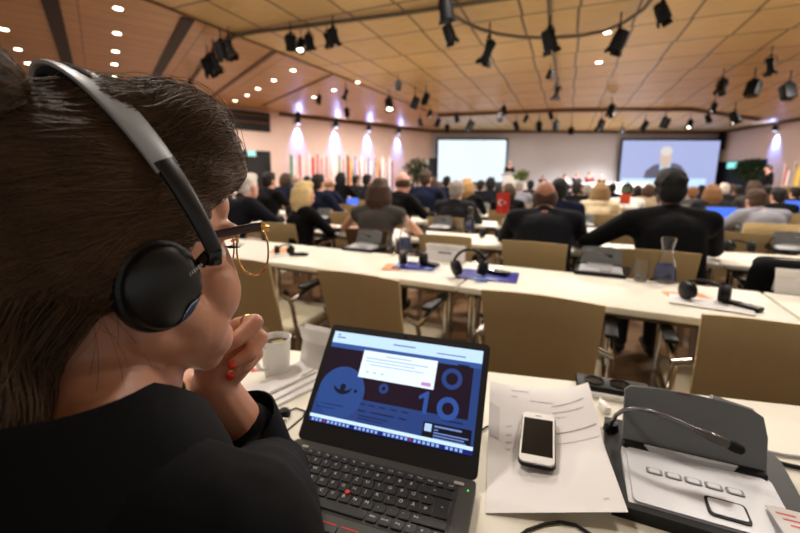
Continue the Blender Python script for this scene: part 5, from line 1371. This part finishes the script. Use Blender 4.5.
for k in range(2600):
    # swept from the forehead and temple back round the side of the head
    side = 1 if rg.random() < .86 else -1
    z0 = rg.uniform(-.03, .165); a0 = rg.uniform(.05, .75) if z0 > .085 else (rg.uniform(.7, 1.1) if z0 > .05 else rg.uniform(1.0, 1.5)); a1 = rg.uniform(2.2, 3.0)
    tilt = rg.gauss(-.018, .016); wob = rg.uniform(0, 6.28); wa = rg.uniform(.001, .0075); lift = abs(rg.gauss(.0012, .0012)); pts = []
    if rg.random() < .35:
        s0 = rg.uniform(0, .6); a0 += s0; a1 = min(3.1, a0 + rg.uniform(.5, 1.2))
    for i in range(15):
        s_ = i / 14; a = a0 + (a1 - a0) * s_
        z = z0 + tilt * s_ * 2 + wa * sin(wob + s_ * 7) - (.02 * (1 - s_) if z0 > .09 else 0)
        zz = max(-.95, min(.95, (z - .044) / .115)); rr = sqrt(1 - zz * zz)
        pts.append(on_cap(hl(side * .095 * rr * sin(a), -.014 + .115 * rr * cos(a), z), lift + .0006 * sin(wob + s_ * 5)))
    strand(pts, rg.uniform(.5, 1.15))
for k in range(650):
    # falling from the back of the head over the collar
    u = rg.uniform(-1, 1); dpt = rg.uniform(-.3, 1); pts = []; wob = rg.uniform(0, 6.28); L_ = rg.uniform(.5, 1.0)
    for i in range(13):
        s_ = i / 12 * L_
        c_ = hl(0, -.075, -.01).lerp(T(.0, -.19, -.25), s_)
        r_ = .074 * (1 - s_) + .046 * s_
        th = u * 1.9 + .15 * sin(wob + s_ * 4)
        p = c_ + RV * (r_ * sin(th + .6)) - FV * (r_ * cos(th + .6))
        p = on_hair(p, abs(.002 + .003 * sin(wob + 3 * s_)) + max(0, s_ - .7) * .02); pts.append(p + RV * (.003 * sin(wob + 5 * s_)))
    strand(pts, rg.uniform(.5, 1.1))
for k in range(260):
    # wound round the bun
    ax_ = Vector((rg.gauss(0, .5), rg.gauss(0, .5), 1)).normalized(); e1 = ax_.cross(Vector((1, 0, 0))).normalized(); e2 = ax_.cross(e1); off = rg.uniform(-.8, .8); a0 = rg.uniform(0, 6.28); L_ = rg.uniform(.8, 2.2); rr = .0325 * rg.uniform(.99, 1.05)
    strand([BUN + ax_ * (rr * off) + (e1 * cos(a0 + L_ * i / 9) + e2 * sin(a0 + L_ * i / 9)) * (rr * sqrt(1 - off * off)) for i in range(10)], rg.uniform(.5, 1))
for k in range(120):
    # loose hairs standing off the outline
    th = rg.uniform(.2, 2.6); x0 = rg.uniform(-.05, .06); pts = []; L_ = rg.uniform(.2, .6); off = rg.uniform(.002, .010); wob = rg.uniform(0, 6.28)
    for i in range(10):
        a = th + L_ * i / 9
        pts.append(on_hair(hl(x0 + .004 * sin(wob + i * .4), -.014 + .12 * cos(a), .044 + .115 * sin(a)), off * sin(pi * (i + .5) / 10)))
    strand(pts, .6)
for k in range(11):
    # wisps over the neck below the ear
    a = hl(rg.uniform(.055, .075), rg.uniform(-.055, -.03), rg.uniform(-.05, .0)); b = a + RV * rg.uniform(-.02, .02) + FV * rg.uniform(-.02, .05) - ZV * rg.uniform(.03, .075); m_ = (a + b) / 2 + RV * .012
    strand([a * (1 - t) ** 2 + m_ * 2 * t * (1 - t) + b * t * t for t in [i / 8 for i in range(9)]], .35)
so = bpy.data.objects.new('hair_strands', cu); COL.objects.link(so)
dg = bpy.context.evaluated_depsgraph_get(); dg.update()
sme = bpy.data.meshes.new_from_object(so.evaluated_get(dg)); sme.name = 'hair_strands'; bpy.data.objects.remove(so); bpy.data.curves.remove(cu)
sme.materials.clear(); so = link('hair_strands', sme, mt_strand, hair); so['kind'] = 'stuff'

# headphones
hp = thing('headphones', 'grey and black headphones worn by the woman in the foreground', 'headphones', HM)
mt_cup = M('satin_black', (20, 20, 21), .33, var=.05)
mt_band = M('grey_band', (158, 162, 166), .38, .1, var=.03)
def sweep(pts, wid, th, wd=Vector((0, 1, 0))):
    mb = MB(); rows = []
    pts = [Vector(p) for p in pts]
    for i, p in enumerate(pts):
        t = (pts[min(i + 1, len(pts) - 1)] - pts[max(i - 1, 0)]).normalized(); w_ = (wd - t * wd.dot(t)).normalized(); n = t.cross(w_)
        a, h = wid[i] / 2, th / 2; e = h * .9
        rows.append([p + w_ * x + n * y for x, y in ((-a, -h + e * .5), (-a + e, -h), (a - e, -h), (a, -h + e * .5), (a, h - e * .5), (a - e, h), (-a + e, h), (-a, h - e * .5))])
    n = 8; vs = [q for r in rows for q in r]
    fs = [[i * n + k, i * n + (k + 1) % n, (i + 1) * n + (k + 1) % n, (i + 1) * n + k] for i in range(len(rows) - 1) for k in range(n)] + [list(range(n))[::-1], list(range((len(rows) - 1) * n, len(rows) * n))]
    mb.add(vs, fs); return mb
def arc_pts(n, a0, a1): 
    out = []
    for i in range(n):
        a = a0 + (a1 - a0) * i / (n - 1)
        ca, sa = cos(a), sin(a)
        x = .102 * ca; z = .012 + .148 * (abs(sa) ** .92)
        y = .031 - .074 * sa
        out.append((x, y, z))
    return out
AP = arc_pts(41, radians(25), radians(155))
obj('headband', sweep(AP, [.019 + .006 * sin(pi * i / 40) for i in range(41)], .0045), mt_band, hp)
AI = arc_pts(25, radians(52), radians(128)); AI = [(x * .965, y, z - .005) for x, y, z in AI]
obj('band_padding', sweep(AI, [.019] * 25, .006), mt_foam, hp)
for sx in (1, -1):
    A2 = [(sx * p[0], p[1], p[2]) for p in arc_pts(11, radians(1), radians(28))]
    A2 = [(x + sx * .0015, y, z) for x, y, z in A2]
    obj('slider_arm', sweep(A2, [.0125 + .004 * i / 10 for i in range(11)], .0055), mt_cup, hp)
    A3 = [(sx * p[0] * 1.012, p[1], p[2] + .0022) for p in arc_pts(12, radians(62), radians(82))]
    obj('band_slot', sweep(A3, [.003 + .006 * sin(pi * i / 11) for i in range(12)], .003), mt_foam, hp)
    R = Matrix.Translation((0, -.004, -.012)) @ Matrix.Scale(.86, 4, (0, 1, 0)) @ Matrix.Rotation(sx * pi / 2, 4, 'Y')
    mb = MB(); mb.lathe([(.018, .070), (.030, .0685), (.0365, .0735), (.0380, .080), (.0365, .0865), (.033, .088), (.02, .082)], 40, R); obj('ear_cushion', mb, M('black_leatherette', (16, 16, 17), .45, bump=.3, bscale=300), hp)
    mb = MB(); mb.lathe([(.031, .082), (.0335, .086), (.0335, .092), (.0315, .097), (.026, .1005), (.014, .1025), (.0, .103)], 40, R); cupo = obj('ear_cup', mb, mt_cup, hp)
    if sx > 0:
        # polished plate low on the front edge, laptop screen's reflection put into its colour
        mb = MB(); rows = []
        for k in range(15):
            a = radians(-14 - 62 * k / 14); w_ = .010 * sin(pi * (k + .3) / 14.6)
            rows.append([R @ Vector((-(sin(a)) * r_ * 1.0, cos(a) * r_, z_)) for r_, z_ in ((.0325 - w_, .0985 + w_ * .42), (.0338, .0935))])
        mb.grid(rows); obj('polished_plate_glint', mb, M('polished_plate_glint', (214, 220, 238), .25, .7), cupo)
        mb = MB()
        for k in range(6): mb.box((.1012 - .0004 * k, .0105 + .0021 * k, -.003 + .0014 * k), (.0008, .0013, .0022 if k % 2 else .0030), Matrix.Rotation(.4, 3, 'X'))
        obj('lettering', mb, mt_lgrey, cupo)
    mb = MB(); mb.box((sx * .098, .032, .010), (.010, .013, .016), bev=.003); mb.tube([(sx * .095, .030, .012), (sx * .095, .022, .004)], .005, 10); obj('hinge', mb, mt_blackg, hp)

# glasses
gl = thing('glasses', 'dark-armed glasses with thin gold rims worn by the woman', 'glasses', HM)
mt_gold = M('gold', (212, 166, 96), .25, 1); mt_tort = M('tortoise_arm', (44, 24, 26), .25, var=.3, scale=40)
for sx in (-1, 1):
    obj('temple_arm', sweep([(sx * .0765, -.02, .006), (sx * .0775, .015, .022), (sx * .0775, .05, .0285), (sx * .0755, .085, .034), (sx * .0735, .098, .035)], [.004, .006, .007, .009, .009], .003, Vector((0, 0, 1))), mt_tort, gl)
    mb = MB(); mb.tube([(sx * .0735, .097, .035), (sx * .072, .106, .035), (sx * .064, .111, .031)], .0022, 8); mb.box((sx * .0745, .098, .035), (.004, .006, .008), bev=.001); obj('end_piece', mb, mt_gold, gl)
    cx_, cz_ = sx * .034, .008
    ringp = []
    for k in range(33):
        a = 2 * pi * k / 32; e = .9
        x = cx_ + .0315 * abs(cos(a)) ** e * (1 if cos(a) >= 0 else -1); z = cz_ + .0275 * abs(sin(a)) ** e * (1 if sin(a) >= 0 else -1)
        ringp.append((x, .116 - .9 * (x * x) - .012 * abs(z - .01) * 0, z))
    mb = MB(); mb.tube(ringp, .0010, 8, cap=False); obj('rim', mb, mt_gold, gl)
    mb = MB(); cpt = Vector((cx_, .116 - .9 * cx_ * cx_, cz_)); mb.add([cpt] + [Vector(p) for p in ringp[:-1]], [[0, 1 + k, 1 + (k + 1) % 32] for k in range(32)]); mb.add([cpt - Vector((0, .0012, 0))] + [Vector(p) - Vector((0, .0012, 0)) for p in ringp[:-1]], [[0, 1 + (k + 1) % 32, 1 + k] for k in range(32)]); obj('lens', mb, M('lens_glass', (250, 252, 255), .02, trans=1.0, ior=1.06, var=0), gl)
mb = MB(); mb.tube([(-.006, .115, .016), (0, .118, .019), (.006, .115, .016)], .0014, 8); obj('bridge', mb, mt_gold, gl)
